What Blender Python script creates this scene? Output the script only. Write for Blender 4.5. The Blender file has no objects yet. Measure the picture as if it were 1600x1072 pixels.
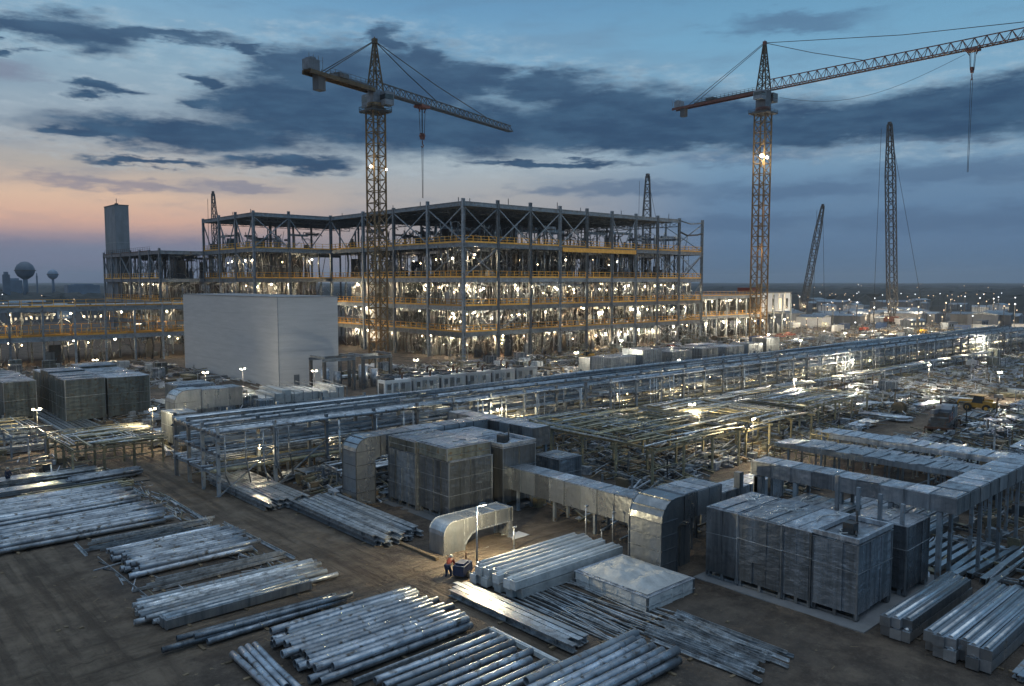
import bpy, math, random
from mathutils import Vector, Matrix
rnd = random.Random(11)
S = bpy.context.scene
COL = S.collection
R = math.radians

# ------------------------------------------------------------------ camera
FPX = 1600*28/36                     # focal length in photo pixels
TH = R(42); HC = 20.0; PT = math.atan(96/FPX)
cd = bpy.data.cameras.new("camera"); cam = bpy.data.objects.new("camera", cd); COL.objects.link(cam)
cd.lens = 28; cd.sensor_width = 36; cd.clip_start = 0.5; cd.clip_end = 12000
cam.location = (0, 0, HC); cam.rotation_euler = (math.pi/2-PT, 0, -TH)
S.camera = cam
S.view_settings.view_transform = 'Standard'; S.view_settings.look = 'None'
S.view_settings.exposure = 0.18; S.view_settings.gamma = 1.0
S.cycles.use_denoising = True
S.cycles.max_bounces = 5; S.cycles.diffuse_bounces = 2; S.cycles.glossy_bounces = 3
S.cycles.transparent_max_bounces = 4
S.cycles.sample_clamp_indirect = 3.0; S.cycles.caustics_reflective = False; S.cycles.caustics_refractive = False

def lin(c):
    return tuple(((x/255)/12.92 if x/255 <= .04045 else (((x/255)+.055)/1.055)**2.4) for x in c)+(1.0,)

# ------------------------------------------------------------------ sky (dusk)
W = bpy.data.worlds.new("World"); S.world = W; W.use_nodes = True
nt = W.node_tree; N = nt.nodes; L = nt.links
for n in list(N): N.remove(n)
def nd(t, **k):
    n = N.new(t)
    for a, b in k.items(): setattr(n, a, b)
    return n
def mth(op, a, b=None, c=None, clamp=False):
    n = N.new('ShaderNodeMath'); n.operation = op; n.use_clamp = clamp
    for i, x in enumerate((a, b, c)):
        if x is None: continue
        if isinstance(x, (int, float)): n.inputs[i].default_value = x
        else: L.new(x, n.inputs[i])
    return n.outputs[0]
def vdot(v, c):
    n = N.new('ShaderNodeVectorMath'); n.operation = 'DOT_PRODUCT'; L.new(v, n.inputs[0]); n.inputs[1].default_value = c
    return n.outputs['Value']
tc = nd('ShaderNodeTexCoord'); D = tc.outputs['Generated']
az = mth('ARCTAN2', vdot(D, (math.cos(TH), -math.sin(TH), 0)), vdot(D, (math.sin(TH), math.cos(TH), 0)))
el = mth('ARCSINE', vdot(D, (0, 0, 1)))
azd = mth('MULTIPLY', az, 180/math.pi); eld = mth('MULTIPLY', el, 180/math.pi)
cmb = nd('ShaderNodeCombineXYZ'); L.new(azd, cmb.inputs[0]); L.new(eld, cmb.inputs[1])
def pxdeg(px, py):
    a = math.atan((px-800)/FPX); r = math.hypot(px-800, FPX)
    return math.degrees(a), math.degrees(math.atan((440-py)/r))
# vertical colour ramps: glowing west (left), middle, dark east (right)
def ramp(cols):
    mr = nd('ShaderNodeMapRange'); L.new(eld, mr.inputs[0]); mr.inputs[1].default_value = -2; mr.inputs[2].default_value = 28
    r = nd('ShaderNodeValToRGB'); L.new(mr.outputs[0], r.inputs[0]); e = r.color_ramp.elements
    cols = sorted(cols, key=lambda t: -t[0])
    for i, (py, c) in enumerate(cols):
        p = (math.degrees(math.atan((440-py)/1330))+2)/30
        if i < 2: e[i].position = p
        else: e.new(p)
    for i, (py, c) in enumerate(cols): e[i].color = lin(c)
    return r.outputs[0]
rl = ramp([(470,(84,88,106)),(440,(92,98,124)),(395,(112,116,138)),(372,(152,132,138)),(350,(200,160,138)),(315,(204,174,148)),(270,(164,158,152)),(210,(136,150,164)),(100,(126,156,178)),(0,(104,148,182)),(-130,(70,112,152))])
rm = ramp([(440,(124,122,132)),(380,(140,134,136)),(300,(154,154,156)),(245,(150,164,174)),(170,(120,152,176)),(60,(104,148,182)),(0,(90,136,174)),(-130,(62,104,146))])
rr = ramp([(440,(68,94,124)),(380,(76,104,138)),(300,(86,118,152)),(230,(110,144,172)),(170,(114,152,180)),(60,(98,146,180)),(0,(90,138,174)),(-130,(58,100,142))])
def mix(fac, a, b, bt='MIX'):
    n = nd('ShaderNodeMix', data_type='RGBA', blend_type=bt)
    if isinstance(fac, (int, float)): n.inputs[0].default_value = fac
    else: L.new(fac, n.inputs[0])
    for i, x in ((6, a), (7, b)):
        if isinstance(x, tuple): n.inputs[i].default_value = x
        else: L.new(x, n.inputs[i])
    return n.outputs[2]
def sstep(v, a, b):
    n = nd('ShaderNodeMapRange', interpolation_type='SMOOTHSTEP'); L.new(v, n.inputs[0]); n.inputs[1].default_value = a; n.inputs[2].default_value = b
    return n.outputs[0]
base = mix(sstep(azd, -27, -4), rl, rm)
base = mix(sstep(azd, 0, 16), base, rr)
# noise used for wisps and for ragged cloud edges (stretched flat near the horizon)
def noise(scale, detail, rough, sx, sy, off=0):
    m = nd('ShaderNodeMapping'); L.new(cmb.outputs[0], m.inputs[0]); m.inputs['Scale'].default_value = (sx, sy, 1); m.inputs['Location'].default_value = (off, off*.7, off)
    n = nd('ShaderNodeTexNoise'); L.new(m.outputs[0], n.inputs['Vector']); n.inputs['Scale'].default_value = scale; n.inputs['Detail'].default_value = detail; n.inputs['Roughness'].default_value = rough
    return n
n1 = noise(.30, 7, .62, .8, 3.4, 3); n2 = noise(.12, 4, .5, .5, 4.0, 9); n3 = noise(.8, 6, .65, .8, 2.6, 20)
# distorted coordinates
sub = nd('ShaderNodeVectorMath', operation='SUBTRACT'); L.new(n1.outputs['Color'], sub.inputs[0]); sub.inputs[1].default_value = (.5, .5, .5)
scl = nd('ShaderNodeVectorMath', operation='MULTIPLY'); L.new(sub.outputs[0], scl.inputs[0]); scl.inputs[1].default_value = (7.0, 2.4, 0)
sub3 = nd('ShaderNodeVectorMath', operation='SUBTRACT'); L.new(n3.outputs['Color'], sub3.inputs[0]); sub3.inputs[1].default_value = (.5, .5, .5)
scl3 = nd('ShaderNodeVectorMath', operation='MULTIPLY'); L.new(sub3.outputs[0], scl3.inputs[0]); scl3.inputs[1].default_value = (1.5, .7, 0)
ad0 = nd('ShaderNodeVectorMath', operation='ADD'); L.new(scl.outputs[0], ad0.inputs[0]); L.new(scl3.outputs[0], ad0.inputs[1])
adv = nd('ShaderNodeVectorMath', operation='ADD'); L.new(cmb.outputs[0], adv.inputs[0]); L.new(ad0.outputs[0], adv.inputs[1])
def cloud_set(lst):
    acc = None
    for (px, py, rx, ry) in lst:
        a, e = pxdeg(px, py); k = math.degrees(1/FPX)*math.cos(R(a))**2; ke = math.degrees(1/FPX)*math.cos(R(a))
        s = nd('ShaderNodeVectorMath', operation='SUBTRACT'); L.new(adv.outputs[0], s.inputs[0]); s.inputs[1].default_value = (a, e, 0)
        m = nd('ShaderNodeVectorMath', operation='MULTIPLY'); L.new(s.outputs[0], m.inputs[0]); m.inputs[1].default_value = (1/(rx*k*1.25), 1/(ry*ke*1.3), 0)
        ln = nd('ShaderNodeVectorMath', operation='LENGTH'); L.new(m.outputs[0], ln.inputs[0])
        v = mth('SUBTRACT', 1.25, ln.outputs['Value'])
        acc = v if acc is None else mth('SMOOTH_MAX', acc, v, .18)
    return acc
heavy = cloud_set([(70,58,120,15),(140,62,75,24),(250,62,110,10),(30,88,30,6),(172,146,44,8),(378,87,28,8),
    (475,112,80,26),(430,165,95,34),(520,190,170,42),(300,213,190,22),(150,215,80,8),(700,205,200,38),(320,135,26,9),(330,168,40,9),(600,70,34,17),(655,100,42,22),
    (735,130,62,20),(845,142,75,22),(940,170,110,30),(1040,185,130,30),(980,215,260,22),(1150,212,120,22),(1290,200,170,20),(1430,180,150,28),(1560,165,120,36),(1680,170,120,40),
    (600,140,150,48),(520,120,90,34),(1000,200,280,30),(1280,205,240,24),(1470,185,210,32),
    (465,258,95,11),(240,256,90,6),(850,258,120,6)])
soft = cloud_set([(60,400,170,26),(300,395,200,18),(380,292,60,6),(190,292,150,8),(1235,45,110,13),(30,118,60,14),(1420,224,90,6),(1150,250,130,10),(1500,270,180,16),(1230,300,140,14),(1480,345,200,18),(1150,350,120,12),(950,300,140,8)])
nz = mth('MULTIPLY', mth('SUBTRACT', n3.outputs['Fac'], .5), .6)
hm = sstep(mth('ADD', heavy, nz), -.02, .74)
sm = sstep(mth('ADD', soft, nz), .0, .9)
# thin wisps everywhere
ws = mth('MULTIPLY', sstep(n2.outputs['Fac'], .50, .74), .55)
ws2 = mth('MULTIPLY', sstep(n1.outputs['Fac'], .46, .72), .38)
heavyc = mix(sstep(n1.outputs['Fac'], .35, .7), lin((30,60,94)), lin((48,80,112)))
heavyc = mix(sstep(eld, 10, 18), heavyc, mix(.25, heavyc, lin((88,112,140))))
softc = mix(sstep(azd, -22, 4), lin((106,110,134)), lin((64,90,124)))
col = mix(ws, base, mix(.55, base, lin((96,120,146))))
col = mix(ws2, col, mix(.55, col, lin((84,110,140))))
col = mix(mth('MULTIPLY', sm, .62), col, softc)
col = mix(mth('MULTIPLY', hm, .97), col, heavyc)
# bright thin rims where the cloud just breaks
rim = mth('MULTIPLY', mth('MULTIPLY', sstep(mth('ADD', heavy, nz), -.45, .08), mth('SUBTRACT', 1, hm)), sstep(n3.outputs['Fac'], .35, .75))
col = mix(mth('MULTIPLY', rim, .38), col, lin((170,184,194)))
hs = nd('ShaderNodeHueSaturation'); hs.inputs['Saturation'].default_value = .95; hs.inputs['Hue'].default_value = .495; L.new(col, hs.inputs['Color']); col = hs.outputs[0]
col = mix(sstep(eld, 30, 62), col, lin((198,214,228)))   # zenith above the picture, brightened to light the tops
col = mix(sstep(eld, -2.5, -.2), lin((20,24,30)), col)
# a little physical sky for the afterglow overhead
sky = nd('ShaderNodeTexSky', sky_type='NISHITA'); sky.sun_disc = False; sky.sun_elevation = R(-3); sky.sun_rotation = TH - R(38)
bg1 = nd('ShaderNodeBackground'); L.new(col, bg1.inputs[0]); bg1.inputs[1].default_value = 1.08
bg2 = nd('ShaderNodeBackground'); L.new(sky.outputs[0], bg2.inputs[0]); bg2.inputs[1].default_value = 0.008
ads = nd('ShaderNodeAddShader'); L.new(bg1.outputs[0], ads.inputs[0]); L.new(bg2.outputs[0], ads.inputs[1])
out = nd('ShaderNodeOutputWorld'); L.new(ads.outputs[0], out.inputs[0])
W.cycles.sampling_method = 'MANUAL'; W.cycles.sample_map_resolution = 512
sl = bpy.data.lights.new("afterglow_sun", 'SUN'); sl.energy = 0.06; sl.angle = R(20); sl.color = (1, .7, .5)
so = bpy.data.objects.new("afterglow_sun", sl); COL.objects.link(so)
a_ = TH - R(38)   # towards the glow at the left edge of the view
so.rotation_euler = Vector((math.sin(a_), math.cos(a_), math.tan(R(4)))).to_track_quat('Z', 'Y').to_euler()

# ------------------------------------------------------------------ pixel -> ground helper (layout only)
def G(px, py, z=0):
    x = (px-800)/FPX; zz = -(py-536)/FPX
    yy = math.cos(PT)+zz*math.sin(PT); zz = -math.sin(PT)+zz*math.cos(PT)
    c, s = math.cos(TH), math.sin(TH)
    d = (x*c+yy*s, -x*s+yy*c, zz); t = (z-HC)/d[2]
    return d[0]*t, d[1]*t

# ------------------------------------------------------------------ materials
def mat(name, c1, c2=None, rough=.6, metal=0., scale=2., bump=.0, bscale=8., stretch=(1,1,1), c3=None, rvar=.12, emit=None, estr=0, spec=.5, bst=(1,1,1)):
    m = bpy.data.materials.new(name); m.use_nodes = True
    t = m.node_tree; n = t.nodes; l = t.links; b = n['Principled BSDF']
    b.inputs['Roughness'].default_value = rough; b.inputs['Metallic'].default_value = metal
    b.inputs['Specular IOR Level'].default_value = spec
    if emit:
        b.inputs['Base Color'].default_value = (*c1, 1)
        b.inputs['Emission Color'].default_value = (*emit, 1); b.inputs['Emission Strength'].default_value = estr
        return m
    tc = n.new('ShaderNodeTexCoord'); ge = n.new('ShaderNodeNewGeometry'); mp = n.new('ShaderNodeMapping'); l.new(ge.outputs['Position'], mp.inputs[0]); mp.inputs['Scale'].default_value = stretch
    no = n.new('ShaderNodeTexNoise'); l.new(mp.outputs[0], no.inputs['Vector']); no.inputs['Scale'].default_value = scale; no.inputs['Detail'].default_value = 6; no.inputs['Roughness'].default_value = .65
    r = n.new('ShaderNodeValToRGB'); l.new(no.outputs['Fac'], r.inputs[0])
    c2 = c2 or tuple(x*.6 for x in c1)
    e = r.color_ramp.elements; e[0].position = .32; e[0].color = (*c2, 1); e[1].position = .68; e[1].color = (*c1, 1)
    colo = r.outputs[0]
    oi = n.new('ShaderNodeObjectInfo')
    if c3:
        n3 = n.new('ShaderNodeTexNoise'); l.new(ge.outputs['Position'], n3.inputs['Vector']); n3.inputs['Scale'].default_value = scale*2.7; n3.inputs['Detail'].default_value = 5
        r3 = n.new('ShaderNodeValToRGB'); l.new(n3.outputs['Fac'], r3.inputs[0]); r3.color_ramp.elements[0].position = .56; r3.color_ramp.elements[1].position = .68
        mx = n.new('ShaderNodeMix'); mx.data_type = 'RGBA'; l.new(r3.outputs[0], mx.inputs[0]); l.new(colo, mx.inputs[6]); mx.inputs[7].default_value = (*c3, 1); colo = mx.outputs[2]
    hv = n.new('ShaderNodeHueSaturation'); l.new(colo, hv.inputs['Color'])
    mr = n.new('ShaderNodeMapRange'); l.new(oi.outputs['Random'], mr.inputs[0]); mr.inputs[3].default_value = .55; mr.inputs[4].default_value = 1.28; l.new(mr.outputs[0], hv.inputs['Value'])
    l.new(hv.outputs[0], b.inputs['Base Color'])
    rr = n.new('ShaderNodeMapRange'); l.new(no.outputs['Fac'], rr.inputs[0]); rr.inputs[1].default_value = .3; rr.inputs[2].default_value = .7
    rr.inputs[3].default_value = min(1, rough+rvar); rr.inputs[4].default_value = max(.05, rough-rvar); l.new(rr.outputs[0], b.inputs['Roughness'])
    if bump:
        mb = n.new('ShaderNodeMapping'); l.new(ge.outputs['Position'], mb.inputs[0]); mb.inputs['Scale'].default_value = bst; nb = n.new('ShaderNodeTexNoise'); l.new(mb.outputs[0], nb.inputs['Vector']); nb.inputs['Scale'].default_value = bscale; nb.inputs['Detail'].default_value = 5
        bu = n.new('ShaderNodeBump'); l.new(nb.outputs['Fac'], bu.inputs['Height']); bu.inputs['Strength'].default_value = bump; bu.inputs['Distance'].default_value = .12; l.new(bu.outputs[0], b.inputs['Normal'])
    return m
M = dict(
 galv = mat('galvanised', (.56,.60,.64), (.26,.30,.34), .34, .82, .7, .5, 1.6, (1,1,.3), rvar=.16),
 galvd = mat('galvanised_dirty', (.42,.46,.50), (.12,.14,.16), .40, .75, .9, .6, 1.8, (1.5,1.5,.14), rvar=.2),
 wrap = mat('shrink_wrap', (.30,.35,.41), (.07,.085,.10), .30, .55, 1.1, 1.0, 1.5, (1.3,1.3,.12), rvar=.22, bst=(.7,.7,1.5)),
 wrapg = mat('shrink_wrap_green', (.19,.22,.21), (.05,.06,.06), .38, .3, 1.0, .9, 1.6, (1.3,1.3,.14), c3=(.12,.085,.05), bst=(.7,.7,1.5)),
 white = mat('white_wrap', (.62,.64,.64), (.40,.42,.43), .5, .0, 1.1, .7, 3.0, (1,1,1)),
 wtop = mat('pale_sheet_top', (.60,.64,.70), (.12,.14,.17), .34, .45, 1.0, 1.0, 1.2, (1,2.2,1), rvar=.2),
 steel = mat('grey_primer_steel', (.27,.32,.37), (.15,.18,.21), .5, .2, .8, .1, 6, c3=(.16,.13,.11)),
 steeld = mat('dark_steel', (.11,.12,.13), (.05,.055,.06), .55, .3, 1.0, c3=(.12,.07,.045)),
 pipe = mat('pipe_steel', (.56,.62,.69), (.19,.22,.26), .34, .65, .8, .3, 4, c3=(.12,.11,.10)),
 bar = mat('galvanised_bar', (.68,.73,.78), (.16,.18,.20), .36, .6, 1.8, .3, 6),
 ochre = mat('yellow_lit_bar', (.42,.38,.24), (.16,.15,.11), .5, .35, 1.4, .3, 6, c3=(.16,.18,.17)),  # steel bar with yellow lamp light mixed into its colour
 orange = mat('orange_rail', (.86,.46,.08), (.62,.29,.045), .5, 0, 1.2),
 deck = mat('deck_concrete', (.30,.30,.30), (.19,.19,.19), .85, 0, .6, .2, 4),
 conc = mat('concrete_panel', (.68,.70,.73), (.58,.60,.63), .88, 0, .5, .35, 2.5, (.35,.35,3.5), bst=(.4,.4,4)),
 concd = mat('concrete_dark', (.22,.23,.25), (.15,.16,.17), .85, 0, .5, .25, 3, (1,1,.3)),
 crane = mat('crane_ochre', (.21,.135,.05), (.085,.055,.025), .5, .1, 1.0, c3=(.06,.04,.025)),
 craner = mat('crane_red', (.22,.07,.045), (.12,.04,.03), .5, .1, 1.0),
 cab = mat('cab_grey', (.22,.25,.29), (.12,.14,.17), .45, .1, 1.0),
 rope = mat('wire_rope', (.05,.05,.055), None, .6, .4),
 dark = mat('rubber_black', (.02,.02,.022), None, .8),
 glass = mat('cab_glass', (.03,.04,.05), None, .12, .0, spec=.8),
 timber = mat('timber', (.22,.17,.11), (.11,.085,.055), .85, 0, 2, .3, 8, (1,5,5)),
 rust = mat('rusty_steel', (.16,.08,.045), (.07,.04,.03), .8, .2, 2, .3, 8),
 vwhite = mat('vehicle_white', (.62,.63,.64), (.5,.5,.5), .35, 0, 1),
 vyel = mat('machine_yellow', (.55,.32,.04), (.32,.18,.03), .45, 0, 1),
 vred = mat('machine_red', (.40,.06,.03), (.24,.04,.02), .5, 0, 1),
 vblue = mat('blue_paint', (.05,.10,.22), (.03,.06,.13), .5, 0, 1),
 louv = mat('louvre_grey', (.16,.17,.18), None, .5, .3),
 skin = mat('skin', (.40,.24,.17), None, .6), red = mat('red_cloth', (.45,.07,.03), None, .8), navy = mat('navy_cloth', (.03,.045,.10), None, .8), hat = mat('hard_hat', (.7,.68,.6), None, .4),
 lampw = mat('lamp_glow', (.8,.8,.8), emit=(1,.86,.64), estr=20),
 lampy = mat('lamp_glow_warm', (.8,.7,.5), emit=(1,.70,.38), estr=22),
 lampfar = mat('far_lamp_glow', (.8,.8,.7), emit=(1,.66,.36), estr=1.5),
 lampfarw = mat('far_lamp_white', (.8,.8,.8), emit=(.95,.97,1), estr=1.8),
 win = mat('lit_window', (.6,.6,.5), emit=(1,.80,.5), estr=.8),
 wood = mat('far_foliage', (.020,.025,.023), (.010,.013,.012), .95, 0, .02),
 tank = mat('tank_haze_blue', (.17,.23,.31), (.12,.16,.22), .6, 0, .1),  # blue of the far haze is mixed into this colour
)

# ------------------------------------------------------------------ mesh builder
class MB:
    def __init__(s): s.v = []; s.f = []; s.sm = []
    def box(s, x0, x1, y0, y1, z0, z1, j=0):
        b = len(s.v)
        P = [(x0,y0,z0),(x1,y0,z0),(x1,y1,z0),(x0,y1,z0),(x0,y0,z1),(x1,y0,z1),(x1,y1,z1),(x0,y1,z1)]
        if j: P = [(a+rnd.uniform(-j,j), c+rnd.uniform(-j,j), d+(rnd.uniform(-j,j) if i > 3 else 0)) for i, (a,c,d) in enumerate(P)]
        s.v += P
        s.f += [tuple(b+i for i in q) for q in ((0,3,2,1),(4,5,6,7),(0,1,5,4),(1,2,6,5),(2,3,7,6),(3,0,4,7))]; s.sm += [0]*6
        return s
    def bar(s, p, q, w, h=None):
        p = Vector(p); q = Vector(q); d = q-p
        if d.length < 1e-6: return s
        d.normalize(); up = Vector((0,0,1)) if abs(d.z) < .95 else Vector((1,0,0))
        a = d.cross(up).normalized(); c = a.cross(d).normalized(); h = h or w; b = len(s.v)
        for o in (p, q):
            for (i, k) in ((-1,-1),(1,-1),(1,1),(-1,1)): s.v.append(tuple(o+a*i*w/2+c*k*h/2))
        s.f += [tuple(b+i for i in t) for t in ((0,1,2,3),(7,6,5,4),(0,4,5,1),(1,5,6,2),(2,6,7,3),(3,7,4,0))]; s.sm += [0]*6
        return s
    def tube(s, pts, r, n=8, hollow=0, cap=True):
        pts = [Vector(p) for p in pts]; rs = r if isinstance(r, (list, tuple)) else [r]*len(pts); b = len(s.v); k = len(pts)
        ref = None
        for i, p in enumerate(pts):
            d = (pts[min(i+1,k-1)]-pts[max(i-1,0)]).normalized()
            up = Vector((0,0,1)) if abs(d.z) < .9 else Vector((1,0,0))
            a = d.cross(up).normalized()
            if ref is not None and a.dot(ref) < 0: a = -a
            ref = a; c = a.cross(d).normalized()
            for j in range(n):
                t = 2*math.pi*j/n; s.v.append(tuple(p+a*math.cos(t)*rs[i]+c*math.sin(t)*rs[i]))
        for i in range(k-1):
            for j in range(n):
                j2 = (j+1) % n; s.f.append((b+i*n+j, b+(i+1)*n+j, b+(i+1)*n+j2, b+i*n+j2)); s.sm.append(1)
        if hollow:
            for e, (i, sg) in enumerate(((0,1),(k-1,-1))):
                d = (pts[1]-pts[0]).normalized() if i == 0 else (pts[-1]-pts[-2]).normalized()
                base_ = b+i*n; b2 = len(s.v)
                for j in range(n): s.v.append(tuple(pts[i]+(Vector(s.v[base_+j])-pts[i])*hollow))
                b3 = len(s.v)
                for j in range(n): s.v.append(tuple(Vector(s.v[b2+j])+d*sg*rs[i]*1.6))
                for j in range(n):
                    j2 = (j+1) % n
                    q1 = (base_+j, base_+j2, b2+j2, b2+j); q2 = (b2+j, b2+j2, b3+j2, b3+j)
                    if i: q1 = q1[::-1]; q2 = q2[::-1]
                    s.f += [q1, q2]; s.sm += [0, 0]
                s.f.append(tuple(b3+j for j in (range(n) if not i else reversed(range(n))))); s.sm.append(0)
        elif cap:
            s.f.append(tuple(b+j for j in range(n))); s.f.append(tuple(b+(k-1)*n+j for j in reversed(range(n)))); s.sm += [0,0]
        return s
    def prism(s, prof, axis, a0, a1):
        """closed 2-D profile extruded along an axis; profile coords are the other two axes in order"""
        b = len(s.v); n = len(prof)
        for a in (a0, a1):
            for (p, q) in prof:
                s.v.append((a,p,q) if axis == 'x' else (p,a,q) if axis == 'y' else (p,q,a))
        for i in range(n):
            j = (i+1) % n; s.f.append((b+i, b+j, b+n+j, b+n+i)); s.sm.append(0)
        s.f += [tuple(b+i for i in reversed(range(n))), tuple(b+n+i for i in range(n))]; s.sm += [0,0]
        return s
    def hbeam(s, p, q, w, h, t=.04):
        p = Vector(p); q = Vector(q); z = Vector((0,0,1))
        s.bar(p+z*(h-t/2), q+z*(h-t/2), w, t); s.bar(p+z*t/2, q+z*t/2, w, t)
        d = (q-p).normalized(); s.bar(p+z*h/2+d*.003, q+z*h/2-d*.003, t, h-2*t+.001); return s
    def lattice(s, p, q, w, h, bay, cw, dw, tri=False, upv=(0,0,1), taper=None):
        """lattice girder of box (or triangular, apex up) section from p to q"""
        p = Vector(p); q = Vector(q); d = (q-p); ln = d.length; d.normalize(); up = Vector(upv)
        a = d.cross(up).normalized(); c = a.cross(d).normalized(); n = max(1, round(ln/bay))
        def sec(t):
            k = taper(t) if taper else 1.0; o = p+d*ln*t
            if tri: return [o-a*w/2*k, o+a*w/2*k, o+c*h*k]
            return [o-a*w/2*k-c*h/2*k, o+a*w/2*k-c*h/2*k, o+a*w/2*k+c*h/2*k, o-a*w/2*k+c*h/2*k]
        m = 3 if tri else 4
        prev = sec(0)
        for i in range(n):
            cur = sec((i+1)/n)
            for j in range(m):
                s.bar(prev[j], cur[j], cw)
                j2 = (j+1) % m
                if tri:
                    mid = (cur[j2]+prev[j2])/2 if j2 == 2 else ((cur[j]+prev[j])/2 if j == 2 else None)
                    if j2 == 2: s.bar(prev[j], mid, dw); s.bar(mid, cur[j], dw)
                    elif j == 2: s.bar(prev[j2], mid, dw); s.bar(mid, cur[j2], dw)
                    else: s.bar(prev[j], cur[j2], dw); s.bar(cur[j], cur[j2], dw)
                else:
                    if i % 2: s.bar(prev[j], cur[j2], dw)
                    else: s.bar(prev[j2], cur[j], dw)
                    s.bar(cur[j], cur[j2], dw)
            prev = cur
        return s
    def mesh(s, name, m):
        me = bpy.data.meshes.new(name); me.from_pydata(s.v, [], s.f); me.polygons.foreach_set('use_smooth', [bool(x) for x in s.sm]); me.materials.append(M[m]); me.update(); return me
    def build(s, name, m, parent=None, loc=(0,0,0)):
        o = bpy.data.objects.new(name, s.mesh(name, m)); COL.objects.link(o); o.location = loc
        if parent: o.parent = parent; KIDS.setdefault(parent.name, []).append(o)
        return o
KIDS = {}
def tag(o, label=None, cat=None, group=None, kind=None):
    if label: o['label'] = label
    if cat: o['category'] = cat
    if group: o['group'] = group
    if kind: o['kind'] = kind
    return o
def thing(name, label, cat, loc=(0,0,0), rz=0, group=None):
    o = bpy.data.objects.new(name, None); o.empty_display_size = .5; COL.objects.link(o); o.location = loc; o.rotation_euler = (0,0,rz)
    return tag(o, label, cat, group)
def copy_tree(o, parent=None, loc=None, rz=None, label=None, group=None):
    c = o.copy(); COL.objects.link(c)
    if parent: c.parent = parent; KIDS.setdefault(parent.name, []).append(c)
    if loc is not None: c.location = loc
    if rz is not None: c.rotation_euler = (0,0,rz)
    if label: c['label'] = label
    if group: c['group'] = group
    for ch in list(KIDS.get(o.name, [])): copy_tree(ch, c)
    return c
USED = {}
def put(proto, loc, rz=0, label=None, group=None, scale=None):
    """first use moves the prototype itself, later uses copy it"""
    if id(proto) not in USED: USED[id(proto)] = proto; o = proto; o.location = loc; o.rotation_euler = (0,0,rz)
    else: o = copy_tree(proto, None, loc, rz)
    if label: o['label'] = label
    if group: o['group'] = group
    if scale: o.scale = scale
    return o
def point(loc, e, color=(1,.86,.62), r=.25):
    l = bpy.data.lights.new('work_light', 'POINT'); l.energy = e; l.color = color; l.shadow_soft_size = r
    o = bpy.data.objects.new('work_light', l); COL.objects.link(o); o.location = loc; return o
def ball(mb, c, r, n=8):
    b = len(mb.v); c = Vector(c)
    mb.tube([c+Vector((0,0,r*math.sin(t))) for t in [R(x) for x in (-80,-45,0,45,80)]], [r*math.cos(R(x)) for x in (-80,-45,0,45,80)], n); return mb
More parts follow.
